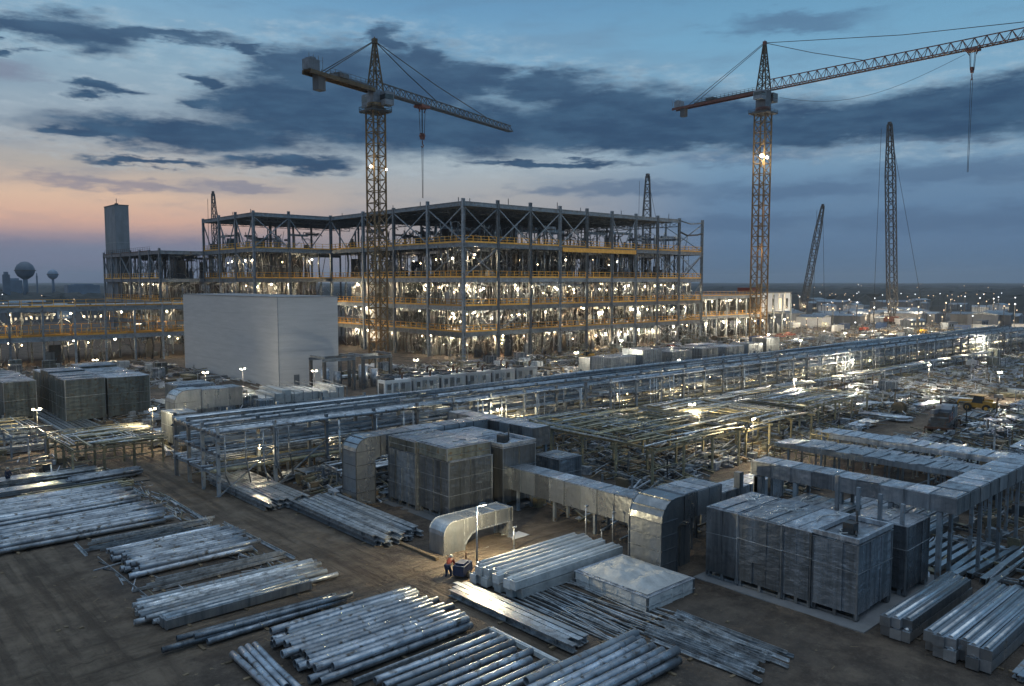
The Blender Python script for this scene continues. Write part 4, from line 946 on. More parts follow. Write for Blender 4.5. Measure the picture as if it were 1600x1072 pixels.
def pile(x0, x1, y0, y1, ax, n, layers, kind, m, r, nm, label, group, jit=.02, lj=.35, dun=True, skip=0, cat=None, z0=.16, lay=None):
    """row of n long pieces laid along ax, in layers, resting on timber bearers; label = 'look|stack name' """
    L_ = (x1-x0) if ax == 'x' else (y1-y0); a0, a1 = (y0,y1) if ax == 'x' else (x0,x1); sp = (a1-a0)/n
    hh = {'pipe':2*r,'beam':2.1*r,'channel':1.6*r,'trunking':2.15*r,'bar':1.6*r,'angle':1.2*r}[kind]
    for ly in range(layers):
        nn = n-ly if kind == 'pipe' else n
        for i in range(nn):
            if skip and rnd.random() < skip*(1 if ly else .4): continue
            p = a0+(a1-a0)*(i+.5+(.5*ly if kind == 'pipe' else 0))/n+rnd.uniform(-.05,.05)*sp; ln = L_*rnd.choice((.90,.96,1,1)); c = rnd.uniform(-lj,lj)
            rz = (0 if ax == 'x' else math.pi/2)+rnd.uniform(-jit,jit)*(1+ly*1.0)
            x, y = ((x0+x1)/2+c, p) if ax == 'x' else (p, (y0+y1)/2+c)
            step = math.sqrt(max(.01,(2*r)**2-(sp/2)**2)) if kind == 'pipe' else hh*1.02
            z = z0+ly*step+rnd.uniform(0,.03)
            lb = label
            if '|' in label:
                a, st = label.split('|'); layer = lay or ('upper' if ly else 'lower')
                k = i if i < n/2 else nn-1-i; side = ('front' if i < n/2 else 'back') if ax == 'x' else ('left' if i >= n/2 else 'right')
                lb = '%s, %s from the %s, %s layer of %s' % (a, (ORD[k] if k else 'first'), side, layer, st)
                if layers == 1 and not lay: lb = '%s, %s from the %s of %s' % (a, (ORD[k] if k else 'first'), side, st)
            piece(kind, 'steel' if m in ('pipe','bar','galv') and rnd.random() < .10 else m, ln, r, x, y, z, rz, nm, lb, cat or nm.split('_')[-1], group); NP[0] += 1
    if dun:
        for f in (.12,.5,.88):
            b = MB()
            if ax == 'x': b.box(-.09,.09,-(y1-y0)/2-.25,(y1-y0)/2+.25,0,.155); loc = (x0+L_*f,(y0+y1)/2,0)
            else: b.box(-(x1-x0)/2-.25,(x1-x0)/2+.25,-.09,.09,0,.155); loc = ((x0+x1)/2,y0+L_*f,0)
            e = {.12:'left' if ax == 'x' else 'near',.5:'middle',.88:'right' if ax == 'x' else 'far'}[f]
            tag(b.build('timber_bearer','timber',None,loc), 'rough timber under the '+e+(' end' if f != .5 else '')+' of the '+group, 'timber', 'timber bearers under the piles')
pile(18.3,27.9,34.2,41.0,'x',14,2,'pipe','pipe',.215,'steel_pipe','big blue-grey pipe|the biggest bottom stack','pipes of the biggest bottom stack',lj=.5,jit=.006)
pile(14.2,25.8,46.7,50.6,'x',9,2,'pipe','bar',.16,'steel_pipe','thin bright pipe|the stack above the crossing track','pipes above the crossing track',jit=.02,lj=.7)
pile(15.0,24.0,45.9,46.9,'x',2,1,'trunking','galvd',.26,'steel_box_section','thick box section|those fronting the stack above the crossing track','box sections above the crossing track',lj=.4)
pile(16.0,24.6,55.4,61.6,'x',13,2,'pipe','pipe',.20,'steel_pipe','blue-grey pipe|the middle left stack','pipes of the middle left stack',jit=.008,lj=.5)
pile(15.6,25.2,52.3,54.2,'x',4,1,'angle','bar',.10,'steel_angle','loose thin angle bar|the row between the left pipe stacks','loose angles between the left stacks',jit=.05,lj=.9)
pile(10.2,22.4,74.4,82.0,'x',13,2,'pipe','pipe',.20,'steel_pipe','long pipe|the farther left edge stack','pipes of the farther left edge stack',jit=.012,lj=.6)
pile(9.8,22.2,66.8,73.0,'x',11,2,'pipe','pipe',.20,'steel_pipe','long pipe|the nearer left edge stack','pipes of the nearer left edge stack',jit=.012,lj=.6)
pile(20.2,28.0,27.4,33.0,'x',8,1,'pipe','pipe',.20,'steel_pipe','rough pipe|the framed tray at the bottom centre','pipes in the bottom centre tray',jit=.015,lj=.4)
pile(28.2,28.6,27.2,33.4,'y',1,1,'trunking','white',.14,'steel_box_section','pale end rail closing the framed tray at the bottom centre','end rail of the bottom tray',lj=.02,jit=.001,dun=False)
pile(19.5,28.4,33.2,33.5,'x',1,1,'trunking','bar',.12,'steel_box_section','pale side rail of the framed tray at the bottom centre','side rail of the bottom tray',lj=.02,jit=.001,dun=False)
pile(25.0,33.2,23.6,27.6,'x',7,2,'pipe','pipe',.23,'steel_pipe','big pipe|the stack right of the bottom tray','pipes right of the bottom tray',jit=.01,lj=.4)
pile(29.8,31.6,28.4,39.6,'y',4,1,'beam','bar',.20,'steel_beam','long pale beam|the row beside the loose bars','long beams beside the bottom tray',jit=.012,lj=.3)
pile(32.4,37.8,27.0,38.0,'y',22,2,'bar','bar',.045,'steel_bar','thin loose bar in the untidy heap below the white beam stack','loose bars below the white stack',jit=.10,lj=1.6,skip=.3,z0=.1)
pile(34.3,38.4,20.6,27.2,'y',16,2,'angle','bar',.075,'steel_angle','bent angle bar in the messy heap at the bottom, left of the slab','bent angles in the bottom heap',jit=.10,lj=.7,skip=.25)
pile(44.4,54.4,16.9,18.4,'x',3,1,'trunking','galv',.27,'steel_box_section','galvanised box section|the small stack before the slab','box sections of the small right stack',lay='lower',lj=.06,jit=.002)
pile(44.4,54.4,16.9,18.4,'x',3,1,'trunking','galv',.25,'steel_box_section','galvanised box section|the small stack before the slab','box sections of the small right stack',lay='upper',lj=.1,jit=.002,dun=False,z0=.80)
pile(44.0,54.4,12.7,16.0,'x',6,1,'trunking','galv',.28,'steel_box_section','galvanised box section|the large bottom right stack','box sections of the large right stack',lay='lower',lj=.1,jit=.002)
pile(44.0,54.4,12.7,16.0,'x',6,1,'trunking','galv',.26,'steel_box_section','galvanised box section|the large bottom right stack','box sections of the large right stack',lay='upper',lj=.15,jit=.003,dun=False,z0=.82)
pile(44.3,52.6,8.8,12.0,'x',8,1,'beam','galv',.14,'steel_beam','short galvanised beam|the bottom right corner pile','beams of the bottom right corner pile',jit=.03,lj=.5)
pile(57.4,66.0,16.2,22.6,'x',9,1,'channel','galv',.20,'steel_channel','galvanised channel|the loose rows at the right edge','channels at the right edge',jit=.05,lj=.9)
pile(60.5,70.5,22.9,27.2,'x',5,1,'trunking','galv',.34,'steel_box_section','big galvanised box section|the stack beyond the duct legs','box sections beyond the raised duct legs',lj=.3,jit=.01)
pile(62.5,71.5,28.0,31.4,'x',6,2,'channel','wtop',.24,'steel_channel','pale channel|the stack in the duct corner','channels inside the raised duct corner',lj=.5,jit=.03)
pile(58.0,66.5,11.5,15.2,'x',7,2,'channel','galv',.2,'steel_channel','galvanised channel|the stack beside the box sections','channels beside the box sections',lj=.5,jit=.04)
pile(57.5,61.6,23.2,29.6,'y',11,1,'channel','wtop',.17,'steel_channel','pale channel|the pile behind the dark lone unit','pale channels right of the lone unit',jit=.07,lj=.5)
pile(14.4,24.0,42.4,43.6,'x',3,2,'pipe','wrap',.17,'wrapped_pipe','dark wrapped pipe|the bundle behind the biggest stack','dark wrapped pipes',jit=.03,lj=1.2)
pile(16.0,17.6,34.6,40.6,'y',4,1,'pipe','pipe',.18,'steel_pipe','pipe laid crosswise|those at the biggest stack end','pipes across the biggest stack end',jit=.08,lj=.4)
# long strapped beam stack beside the haul road
pile(31.4,35.6,50.0,64.0,'y',11,2,'beam','bar',.17,'steel_beam','galvanised beam|the long stack, near half','near half beams of the long stack',jit=.008,lj=.5)
pile(29.4,33.4,64.4,78.2,'y',11,2,'beam','bar',.17,'steel_beam','galvanised beam|the long stack, far half','far half beams of the long stack',jit=.008,lj=.5)
# white stack
pile(32.4,42.6,35.6,40.1,'x',8,1,'trunking','white',.27,'white_box_section','white section|the stack by the lamp post','white sections by the lamp post',lay='lower',lj=.03,jit=.001)
pile(32.4,42.6,35.6,40.1,'x',8,1,'trunking','white',.265,'white_box_section','ridged white section|the stack by the lamp post','white sections by the lamp post',lay='upper',lj=.05,jit=.001,dun=False,z0=.78)
# low crinkled crate right of it
t = unit('low_crate','low wide pale crate with crumpled sheet on top, below the upright duct elbow',37.4,42.0,29.3,35.2,.95,'white',5,4,legs=False,cat='crate',band=(.5,))
cs = MB(); n = 30; from mathutils import noise as mn2
for i in range(n+1):
    for k in range(n+1):
        e = min(i,k,n-i,n-k)/n*2; cs.v.append((.1+4.4*i/n, .1+5.6*k/n, 1.08+(.20+.30*mn2.noise((i*.22,k*.22,1))+.14*abs(mn2.noise((i*.5,k*.5,4)))+.05*mn2.noise((i*1.1,k*1.1,8)))*min(1,e*2.2)))
for i in range(n):
    for k in range(n): a = i*(n+1)+k; cs.f.append((a,a+n+1,a+n+2,a+1)); cs.sm.append(1)
cs.build('crumpled_sheet','white',t)

for k,(x_,y0_,y1_,l) in enumerate(((15.4,51.2,61.8,'thin rail lying crosswise at the left end of the middle left stacks'),(14.9,62.8,66.4,'short thin rail leaning off the left end of the middle left stack'),(25.6,52,64,'thin rail edging the haul road beside the middle left stack'),(24.6,65,76,'thin rail edging the haul road beside the left edge stacks'),(23.3,76.5,84,'thin rail at the right end of the farther left edge stack'),(17.2,62.6,66.2,'second short rail between the left stacks'))):
    piece('angle','bar',y1_-y0_,.09,x_,(y0_+y1_)/2,.05+.01*k,math.pi/2+rnd.uniform(-.03,.03),'steel_rail',l,'rail','thin rails round the left stacks')
pile(15.2,24.6,62.6,66.0,'x',5,1,'angle','bar',.10,'steel_angle','thin angle bar|the loose row behind the middle left stack','loose angles behind the middle left stack',jit=.04,lj=.8)
# people
def person(label, x, y, rz, shirt, pose='stand', trousers='navy'):
    t = thing('person', label, 'person', (x,y,0), rz)
    J = {'pel':(0,0,.95),'che':(0,.02,1.32),'nek':(0,.02,1.52),'hed':(0,.04,1.70),'ls':(-.2,.02,1.44),'rs':(.2,.02,1.44),'le':(-.27,.10,1.17),'re':(.28,.12,1.18),'lh':(-.24,.32,1.06),'rh':(.22,.36,1.10),'lhp':(-.1,0,.92),'rhp':(.1,0,.92),'lk':(-.13,.05,.5),'rk':(.14,.10,.5),'lf':(-.14,-.06,.08),'rf':(.16,.12,.08),'lt':(-.15,.10,.04),'rt':(.17,.30,.04)}
    if pose == 'bend':
        J.update({'che':(0,.34,1.10),'nek':(0,.48,1.22),'hed':(0,.60,1.30),'ls':(-.2,.42,1.18),'rs':(.2,.42,1.18),'le':(-.24,.52,.90),'re':(.24,.54,.90),'lh':(-.14,.66,.68),'rh':(.14,.68,.70),'pel':(0,-.06,.86),'lhp':(-.1,-.05,.84),'rhp':(.1,-.05,.84),'lk':(-.14,.12,.46),'rk':(.14,.16,.46)})
    E = [('pel','che'),('che','nek'),('nek','hed'),('che','ls'),('che','rs'),('ls','le'),('le','lh'),('rs','re'),('re','rh'),('pel','lhp'),('pel','rhp'),('lhp','lk'),('lk','lf'),('lf','lt'),('rhp','rk'),('rk','rf'),('rf','rt')]
    RAD = dict(pel=.15,che=.17,nek=.07,hed=.115,ls=.08,rs=.08,le=.055,re=.055,lh=.04,rh=.04,lhp=.10,rhp=.10,lk=.07,rk=.07,lf=.05,rf=.05,lt=.04,rt=.04)
    def skin2(keys, edges, m, name, add=0.):
        me = bpy.data.meshes.new(name); ks = list(keys); me.from_pydata([J[k] for k in ks], [(ks.index(a),ks.index(b)) for a,b in edges], []); me.materials.append(M[m])
        o = bpy.data.objects.new(name, me); COL.objects.link(o); o.parent = t
        o.modifiers.new('skin','SKIN'); import bmesh as bm_
        b = bm_.new(); b.from_mesh(me); ly = b.verts.layers.skin.verify()
        b.verts.ensure_lookup_table()
        for i,k in enumerate(ks): b.verts[i][ly].radius = (RAD[k]+add,)*2; b.verts[i][ly].use_root = (i == 0)
        b.to_mesh(me); b.free(); s_ = o.modifiers.new('sub','SUBSURF'); s_.levels = 1; s_.render_levels = 1
    skin2(J.keys(), E, 'skin', 'body')
    up = ['pel','che','ls','rs','le','re']; skin2(up+['lh','rh'], [('pel','che'),('che','ls'),('che','rs'),('ls','le'),('rs','re'),('le','lh'),('re','rh')], shirt, 'jacket', .018)
    lo = ['pel','lhp','rhp','lk','rk','lf','rf']; skin2(lo, [('pel','lhp'),('pel','rhp'),('lhp','lk'),('rhp','rk'),('lk','lf'),('rk','rf')], trousers, 'trousers', .02)
    h = J['hed']; b = MB(); b.tube([(h[0],h[1],h[2]+.02),(h[0],h[1],h[2]+.09),(h[0],h[1],h[2]+.15)],[.135,.125,.05],10); b.tube([(h[0],h[1],h[2]+.015),(h[0],h[1],h[2]+.03)],[.165,.165],10); b.build('hard_hat','hat',t)
person('worker in red jacket bending over a small machine by the lamp post',31.9,41.9,R(-60),'red','bend')
person('worker in dark clothes at the left edge among yellow-lit beams',14.7,90.3,R(200),'navy')
person('worker in a red jacket walking on the dirt behind the white beam stack',*G(706,861),R(30),'red')
t = thing('small_compressor','small dark wheeled compressor beside the bending worker','compressor',(32.7,41.3,0),R(25))
MB().box(-.7,.7,-.4,.4,.35,1.0).box(-.5,.3,-.3,.3,1.0,1.15).build('casing','navy',t)
for y in (-.46,.46): MB().tube([(0,y-.06,.28),(0,y+.06,.28)],.28,12).build('wheel','dark',t)
MB().bar((.7,0,.4),(1.5,0,.15),.07).build('drawbar','red',t); MB().tube([(.5,0,1.15),(.5,0,1.6)],.05,6).build('exhaust','rust',t)
tag(MB().tube([(33.2,40.9,.05),(33.8,40.5,.05),(33.0,40.1,.05),(32.2,40.6,.05),(31.6,41.2,.05)],.05,6).build('air_hose','vyel'),'yellow hose curled on the dirt beside the compressor','hose')
# small block of sheet edge timbers in front of pale duct
tag(MB().box(-.12,.12,-2.4,2.4,0,.26,.04).build('timber_baulk','timber',None,(33.3,47.4,0)),'dark timber baulk on the dirt in front of the pale duct piece','timber')

# ================================================================== PIPE RACK
RACKX = [28+i*27.5 for i in range(9)]
def rack_module(seed):
    r = random.Random(seed); t = thing('pipe_rack','','pipe rack',(0,0,0))
    for i in range(5):
        for y in (0,3.7,7.3,11):
            x = i*5.6+.4; MB().box(x-.15,x+.15,y-.15,y+.15,0,6.6).box(x-.3,x+.3,y-.3,y+.3,0,.06).build('column','steel',t)
    for i in range(5):
        x = i*5.6+.4
        for z in (2.2,4.1,5.9): MB().hbeam((x,-.5,z-.28),(x,11.5,z-.28),.22,.28).build('cross_beam','steel',t)
    for y in (0,11):
        for z in (3.1,5.3): MB().bar((0,y+.17,z),(27.5,y+.17,z),.08,.22).build('side_beam','steel',t)
    for i in range(4):
        xa, xb = i*5.6+.4, i*5.6+6.0
        if r.random() < .6: MB().bar((xa,-.02,.1),(xb,-.02,4.0),.12).build('brace','steel',t)
        if r.random() < .5: MB().bar((xb,11.02,.1),(xa,11.02,4.0),.12).build('brace','steel',t)
        for q_ in range(3): x_ = r.uniform(xa,xb); MB().tube([(x_,-.35,5.9),(x_,-.4,r.uniform(2,4)),(x_+.4,-.4,r.uniform(.3,1.2))],.07,6).build('drop_pipe','bar',t)
    for z,n,mm in ((2.2,15,('pipe','bar','ochre')),(4.1,19,('pipe','bar','steel')),(5.9,26,('pipe','galv','bar','wtop'))):
        for k in range(n):
            y = (k+.5)/n*11.4-.2+r.uniform(-.12,.12); rr = r.choice((.07,.1,.14,.2)); x0 = 0 if r.random() < .7 else r.uniform(0,12); x1 = 27.6 if r.random() < .7 else r.uniform(15,27)
            nn = 6; pts = [(x0+(x1-x0)*j/nn, y+r.uniform(-.06,.06), z+rr+.01+r.uniform(0,.05)) for j in range(nn+1)]
            if r.random() < .12: pts.append((x1+.02,y,z+rr-1.6))
            MB().tube(pts, rr, 7).build('pipe', r.choice(mm), t)
    for y,z in ((1.6,6.35),(6.2,6.45)): MB().box(0,27.5,y,y+.6,z,z+.06).box(0,27.5,y,y+.04,z+.06,z+.22).box(0,27.5,y+.56,y+.6,z+.06,z+.22).build('cable_tray','galvd',t)
    return t
ra, rb, rc = rack_module(1), rack_module(2), rack_module(3)
where = ['nearest left end section of the long pipe rack, open column ends towards the haul road','second section of the long pipe rack, behind the middle wrapped block','third section of the long pipe rack, right of the middle block','fourth section of the long pipe rack, in front of the grey transformer boxes','fifth section of the long pipe rack, before the right half of the frame','sixth section of the long pipe rack, below the right end of the steel frame','seventh section of the long pipe rack, below the right tower crane','eighth section of the long pipe rack, right of the right tower crane','farthest section of the long pipe rack, fading towards the right edge']
for i, x in enumerate(RACKX): o = put((ra,rb,rc)[i%3], (x, 72.2-(i>3)*.0, 0)); o['label'] = where[i]; o['group'] = 'sections of the long pipe rack'
for i, x in enumerate(RACKX):
    for k in range(2):
        x_, y_, z_ = x+5+13*k+rnd.uniform(-3,3), 76+rnd.uniform(-2,4), 3.6
        lb = MB(); ball(lb, (0,0,0), .09, 6); lb.tube([(0,0,.1),(0,0,.5)],.03,4); tag(lb.build('hanging_lamp','lampy',None,(x_,y_,z_)),'small warm work lamp hanging inside the long pipe rack','lamp','lamps inside the pipe rack'); point((x_,y_,z_-.3), 520 if i else 260, (1,.80,.48), .12)
for i in range(7):
    for k in range(2):
        xx = 58+i*26+k*13
        if xx > 215: continue
        t = thing('ground_pipe_rack', 'low pipe sleeper rack in front of the long rack, number %s from the left' % ORD[2*i+k].replace('nearest','first'), 'pipe rack', (xx,68.2,0), group='low sleeper racks before the long rack')
        for x in (.5,4.4,8.3,12.2):
            for y in (.1,2.7): MB().box(x-.1,x+.1,y-.1,y+.1,0,1.9).build('leg','steel',t)
            MB().box(x-.1,x+.1,-.1,2.9,.9,1.05).box(x-.09,x+.09,-.1,2.9,1.9,2.03).build('cross_beam','steel',t)
        for z,n in ((1.05,6),(2.03,7)):
            for q in range(n): rr = rnd.choice((.07,.11,.16)); y = (q+.5)/n*2.8; MB().tube([(rnd.uniform(-.5,2),y,z+rr),(6.5,y+rnd.uniform(-.1,.1),z+rr+.02),(rnd.uniform(11,13.2),y,z+rr)],rr,6).build('pipe',rnd.choice(('pipe','bar','ochre','galv')),t)
# ---- open table frames left of / under the yellow light
def table_frame(label, x0, y0, nx, ny, sx, sy, h, m, mt, n, seed, group='open steel table frames'):
    r = random.Random(seed); t = thing('table_frame', label, 'steel frame', (x0,y0,0), group=group)
    for i in range(nx):
        for j in range(ny): x = i*sx; y = j*sy; MB().box(x-.1,x+.1,y-.1,y+.1,0,h).build('leg',m,t)
    W_, D_ = (nx-1)*sx, (ny-1)*sy
    for i in range(nx): MB().hbeam((i*sx,-.4,h-.02),(i*sx,D_+.4,h-.02),.18,.22,.03).build('beam',m,t)
    for j in range(ny): MB().bar((-.4,j*sy+.13,h-.15),(W_+.4,j*sy+.13,h-.15),.08,.2).bar((-.1,j*sy+.13,h*.5),(W_,j*sy+.13,h*.5),.07,.1).build('beam',m,t)
    for k in range(n):
        if r.random() < .6: y = r.uniform(-.6,D_+.6); xa = r.uniform(-.8,W_*.6); xb = xa+r.uniform(.3,.7)*W_+1; z = h+.22; MB().tube([(xa,y,z+.1),((xa+xb)/2,y+r.uniform(-.3,.3),z+.12+r.uniform(0,.1)),(xb,y+r.uniform(-.3,.3),z+.1)], r.choice((.06,.09,.13)), 6).build('pipe', r.choice(mt), t)
        else: x = r.uniform(-.4,W_+.4); ya = r.uniform(-.8,D_*.5); yb = ya+r.uniform(.4,.7)*D_; MB().bar((x,ya,h+.36),(x+r.uniform(-.3,.3),yb,h+.38),.12,.1).build('rail', r.choice(mt), t)
    return t
table_frame('wide yellow-lit table frame of pipes on legs right of the long low duct',60.5,47,4,5,5.0,4.6,3.9,'ochre',('ochre','bar','ochre'),70,5)
table_frame('table frame of pipes behind the yellow-lit one, towards the rack',78.5,48,4,5,5.0,4.4,3.4,'ochre',('ochre','bar','ochre','pipe'),56,6)
table_frame('dark table frame between the middle block and the pipe rack',56.5,62,4,3,5.4,3.6,3.2,'steel',('pipe','bar'),40,7)
table_frame('low table frame left of the middle block behind the long beam stack',38.0,64.5,4,3,4.2,2.8,1.7,'steel',('pipe','bar'),44,8)
table_frame('table frame stacked with yellow-lit beams at the left edge',20.5,90.5,4,4,3.0,3.6,2.6,'ochre',('ochre','bar'),60,9)
table_frame('green-lit table frame between rack and frame, centre right',98,52,5,3,5,4.2,3.2,'ochre',('ochre','bar','pipe'),50,10)
table_frame('small table frame at the left edge below the green wrapped units',14,104,3,4,3.4,4.0,2.4,'steel',('ochre','bar'),22,12)
# ================================================================== YARD STOCK (repeats)
def P0(name, cat): return thing(name, '', cat, (0,0,-50))
def bundle(m, ln, n, r, seed, nm='steel_bundle', kind='beam'):
    q = random.Random(seed); t = P0(nm, 'bundle'); 
    for k in range(2): MB().box(-ln*.3+k*ln*.6-.08,-ln*.3+k*ln*.6+.08,-n*r-.2,n*r+.2,0,.15).build('bearer','timber',t)
    b = MB()
    for ly in range(2):
        for i in range(n):
            y = (i-(n-1)/2)*r*2.1; z = .155+ly*r*2.1; o = q.uniform(-.4,.4); l = ln*q.uniform(.85,1); a = q.uniform(-.02,.02)*l/2
            if kind == 'beam': b.hbeam((-l/2+o,y-a,z),(l/2+o,y+a,z),r*1.9,r*2.0,.035)
            else: b.tube([(-l/2+o,y-a,z+r),(l/2+o,y+a,z+r)],r*.97,8,hollow=.8)
    b.build('pieces',m,t)
    for k in (-.25,.25): MB().box(ln*k-.03,ln*k+.03,-n*r-.05,n*r+.05,.15,.19+4.3*r).build('strap','steeld',t) if kind == 'x' else None
    return t
def crate_p(m, w, d, h, seed):
    t = P0('wrapped_crate','crate'); b = MB()
    for k in range(3): b.box(-w/2+(.1 if k else 0),w/2,-d/2,d/2,.18+(h-.18)*k/3,.18+(h-.18)*(k+1)/3-.02,.05)
    b.build('load',m,t); s = MB()
    for y in (-d/2+.05,0,d/2-.05): s.box(-w/2,w/2,y-.05,y+.05,.0,.14)
    s.box(-w/2-.03,w/2+.03,-d/2-.03,d/2+.03,.14,.17).build('pallet','timber',t)
    MB().box(-.03,.03,-d/2-.06,d/2+.06,.2,h+.05).box(-w/2-.06,w/2+.06,-.03,.03,.2,h+.045).build('strap','bar',t); return t
def container_p(m):
    t = P0('site_container','container'); b = MB().box(0,6,0,2.4,.15,2.6)
    for i in range(24): b.box(i*.25+.02,i*.25+.14,-.04,0,.25,2.5).box(i*.25+.02,i*.25+.14,2.4,2.44,.25,2.5)
    b.build('body',m,t)
    for y in (.05,1.22): MB().box(-.06,-.01,y,y+1.12,.25,2.5).build('door',m,t)
    MB().box(-.02,6.02,-.05,.05,2.55,2.68).box(-.02,6.02,2.35,2.45,2.55,2.68).box(0,6,0,.1,0,.15).box(0,6,2.3,2.4,0,.15).build('rail','steeld',t); return t
def reel_p():
    t = P0('cable_reel','cable reel')
    for y in (-.5,.5): MB().tube([(0,y-.05,1.0),(0,y+.05,1.0)],1.0,16).build('flange','timber',t)
    MB().tube([(0,-.45,1.0),(0,.45,1.0)],.62,14).build('cable','dark',t); return t
def frame_p(seed):
    q = random.Random(seed); t = P0('scaffold_frame','scaffold'); b = MB()
    for x in (0,2.4,4.8):
        for y in (0,1.4): b.tube([(x,y,0),(x,y,3.8)],.05,6)
    for z in (1.0,2.0,3.0,3.8):
        for y in (0,1.4): b.tube([(-.2,y,z),(5,y,z)],.04,6)
        for x in (0,2.4,4.8): b.tube([(x,-.15,z),(x,1.55,z)],.04,6)
    b.bar((0,-.03,0),(2.4,-.03,2),.05).bar((4.8,-.03,0),(2.4,-.03,2),.05); b.build('tubes','ochre',t)
    MB().box(0,4.8,.1,1.3,2.06,2.11).build('boards','timber',t); return t
def vehicle_p(m):
    t = P0('pickup_truck','pickup'); pr = [(0,.45),(0,1.0),(1.2,1.12),(1.75,1.7),(3.1,1.72),(3.35,1.1),(5.2,1.1),(5.25,.5)]
    MB().prism(pr,'y',-.9,.9).build('body',m,t)
    MB().prism([(1.38,1.16),(1.80,1.62),(3.02,1.64),(3.22,1.16)],'y',-.93,.93).build('window','glass',t)
    MB().box(3.5,5.1,-.75,.75,1.101,1.13).build('bed','dark',t)
    for x in (1.0,4.2):
        for y in (-.85,.85): w = MB().tube([(x,y-.12,.38),(x,y+.12,.38)],.38,14).build('wheel','dark',t); MB().tube([(x,y-.14,.38),(x,y+.14,.38)],.2,10).build('rim','galv',w)
    for y in (-.7,.7): MB().box(-.04,.03,y-.16,y+.16,.75,.92).build('headlight','bar',t)
    MB().box(-.08,.05,-.88,.88,.42,.62).build('bumper','steeld',t); return t
def loader_p(m):
    t = P0('telescopic_loader','loader'); 
    MB().prism([(-2,.6),(-2.1,1.5),(-.9,1.7),(.9,1.3),(1.9,1.2),(1.9,.6)],'y',-.8,.8).build('body',m,t)
    c = MB().prism([(-.7,1.3),(-.6,2.4),(.5,2.4),(.9,1.3)],'y',.1,.85).build('cab','glass',t); MB().box(-.65,.55,.08,.87,2.4,2.47).build('cab_roof',m,c)
    MB().bar((-1.7,-.45,1.75),(3.2,-.45,1.35),.3,.35).bar((3.2,-.45,1.35),(3.5,-.45,.5),.2,.25).build('boom',m,t)
    MB().box(3.45,3.6,-1,.1,.3,1.0).box(3.6,4.7,-.9,-.78,.3,.36).box(3.6,4.7,-.15,-.03,.3,.36).build('forks','steeld',t)
    for x in (-1.3,1.4):
        for y in (-.95,.95): w = MB().tube([(x,y-.2,.6),(x,y+.2,.6)],.6,14).build('wheel','dark',t); MB().tube([(x,y-.22,.6),(x,y+.22,.6)],.28,10).build('rim',m,w)
    return t
def cabin_p(m):
    t = P0('site_cabin','site cabin'); MB().box(0,9,0,3,.3,3.0).build('wall',m,t); MB().box(-.15,9.15,-.15,3.15,3.0,3.14).build('roof','concd',t)
    for x in (1,3.4,6.8): MB().box(x,x+1.2,-.04,-.005,1.3,2.3).build('window','glass',t)
    MB().box(5.2,6.1,-.05,-.006,.35,2.4).build('door','cab',t)
    for x in (.3,4.5,8.5): MB().box(x-.15,x+.15,.2,2.8,0,.3).build('foot','timber',t)
    return t
def sheets_p(m, seed):
    q = random.Random(seed); t = P0('sheet_stack','stack of sheets'); b = MB()
    for k in range(5): b.box(-2.4+q.uniform(-.3,.3),2.4+q.uniform(-.3,.3),-1.1+q.uniform(-.2,.2),1.1+q.uniform(-.2,.2),.14+k*.13,.26+k*.13,.04)
    b.build('sheets',m,t); MB().box(-1.8,-1.65,-1.2,1.2,0,.14).box(1.65,1.8,-1.2,1.2,0,.14).build('bearer','timber',t); return t
def light_tower_p():
    t = P0('light_tower','light tower'); MB().box(-.6,.6,-.4,.4,.3,.95,.02).build('generator_box','cab',t); MB().tube([(0,0,.95),(0,0,4.6)],[.05,.03],8).build('mast','steeld',t)
    MB().bar((-.45,0,4.6),(.45,0,4.6),.05).build('crossarm','steeld',t)
    for x in (-.35,.35): h = MB().box(x-.15,x+.15,-.05,.12,4.6,4.85).build('lamp_head','steeld',t); b = MB(); b.box(x-.12,x+.12,-.08,-.052,4.63,4.82); b.build('lamp','lampw',h)
    for x in (-.55,.55): MB().tube([(x,-.48,.22),(x,-.38,.22)],.22,10).build('wheel','dark',t)
    return t
def genset_p(m):
    t = P0('generator_enclosure','generator'); MB().box(0,5.4,0,2.3,.25,3.1,.02).build('enclosure',m,t)
    for x in (.3,1.7,3.1,4.2): MB().box(x,x+1.0,-.05,-.006,.5,2.6).build('door','galv',t)
    for x in (.5,3.3): MB().box(x,x+.7,-.08,-.051,1.5,2.4).build('louvre','louv',t)
    MB().box(-.06,-.005,.4,1.9,.8,2.6).build('radiator_grille','louv',t); MB().tube([(4.2,1.1,3.1),(4.2,1.1,4.0),(4.6,1.1,4.2)],.16,8).build('exhaust','rust',t)
    MB().box(0,5.4,.1,.3,0,.25).box(0,5.4,2.0,2.2,0,.25).build('skid','steeld',t); MB().box(.4,2.2,.4,1.9,3.12,3.4).build('roof_fan','steeld',t); return t
PB = [bundle('bar',6.5,7,.14,1), bundle('galv',8,5,.17,2), bundle('pipe',7,6,.16,3,kind='pipe'), bundle('ochre',6,7,.13,4), bundle('wtop',6.5,6,.15,5), bundle('bar',9,6,.13,6,kind='pipe')]
PC = [crate_p('white',2.2,1.8,1.7,1), crate_p('wrap',2.6,2.2,2.2,2), crate_p('wrapg',2.4,2.2,2.6,3), crate_p('bar',1.8,1.4,1.2,4)]
PS = [sheets_p('wtop',1), sheets_p('galv',2), sheets_p('timber',3)]
PF = [frame_p(1)]; PR = [reel_p()]; PCO = [container_p('vblue'), container_p('cab'), container_p('vwhite')]; PV = [vehicle_p('vwhite'), vehicle_p('cab'), vehicle_p('vred')]; PL = [loader_p('vyel'), loader_p('vred')]; PCA = [cabin_p('vwhite'), cabin_p('cab')]; PG = [genset_p('vwhite'), genset_p('wrap')]; PT_ = light_tower_p()
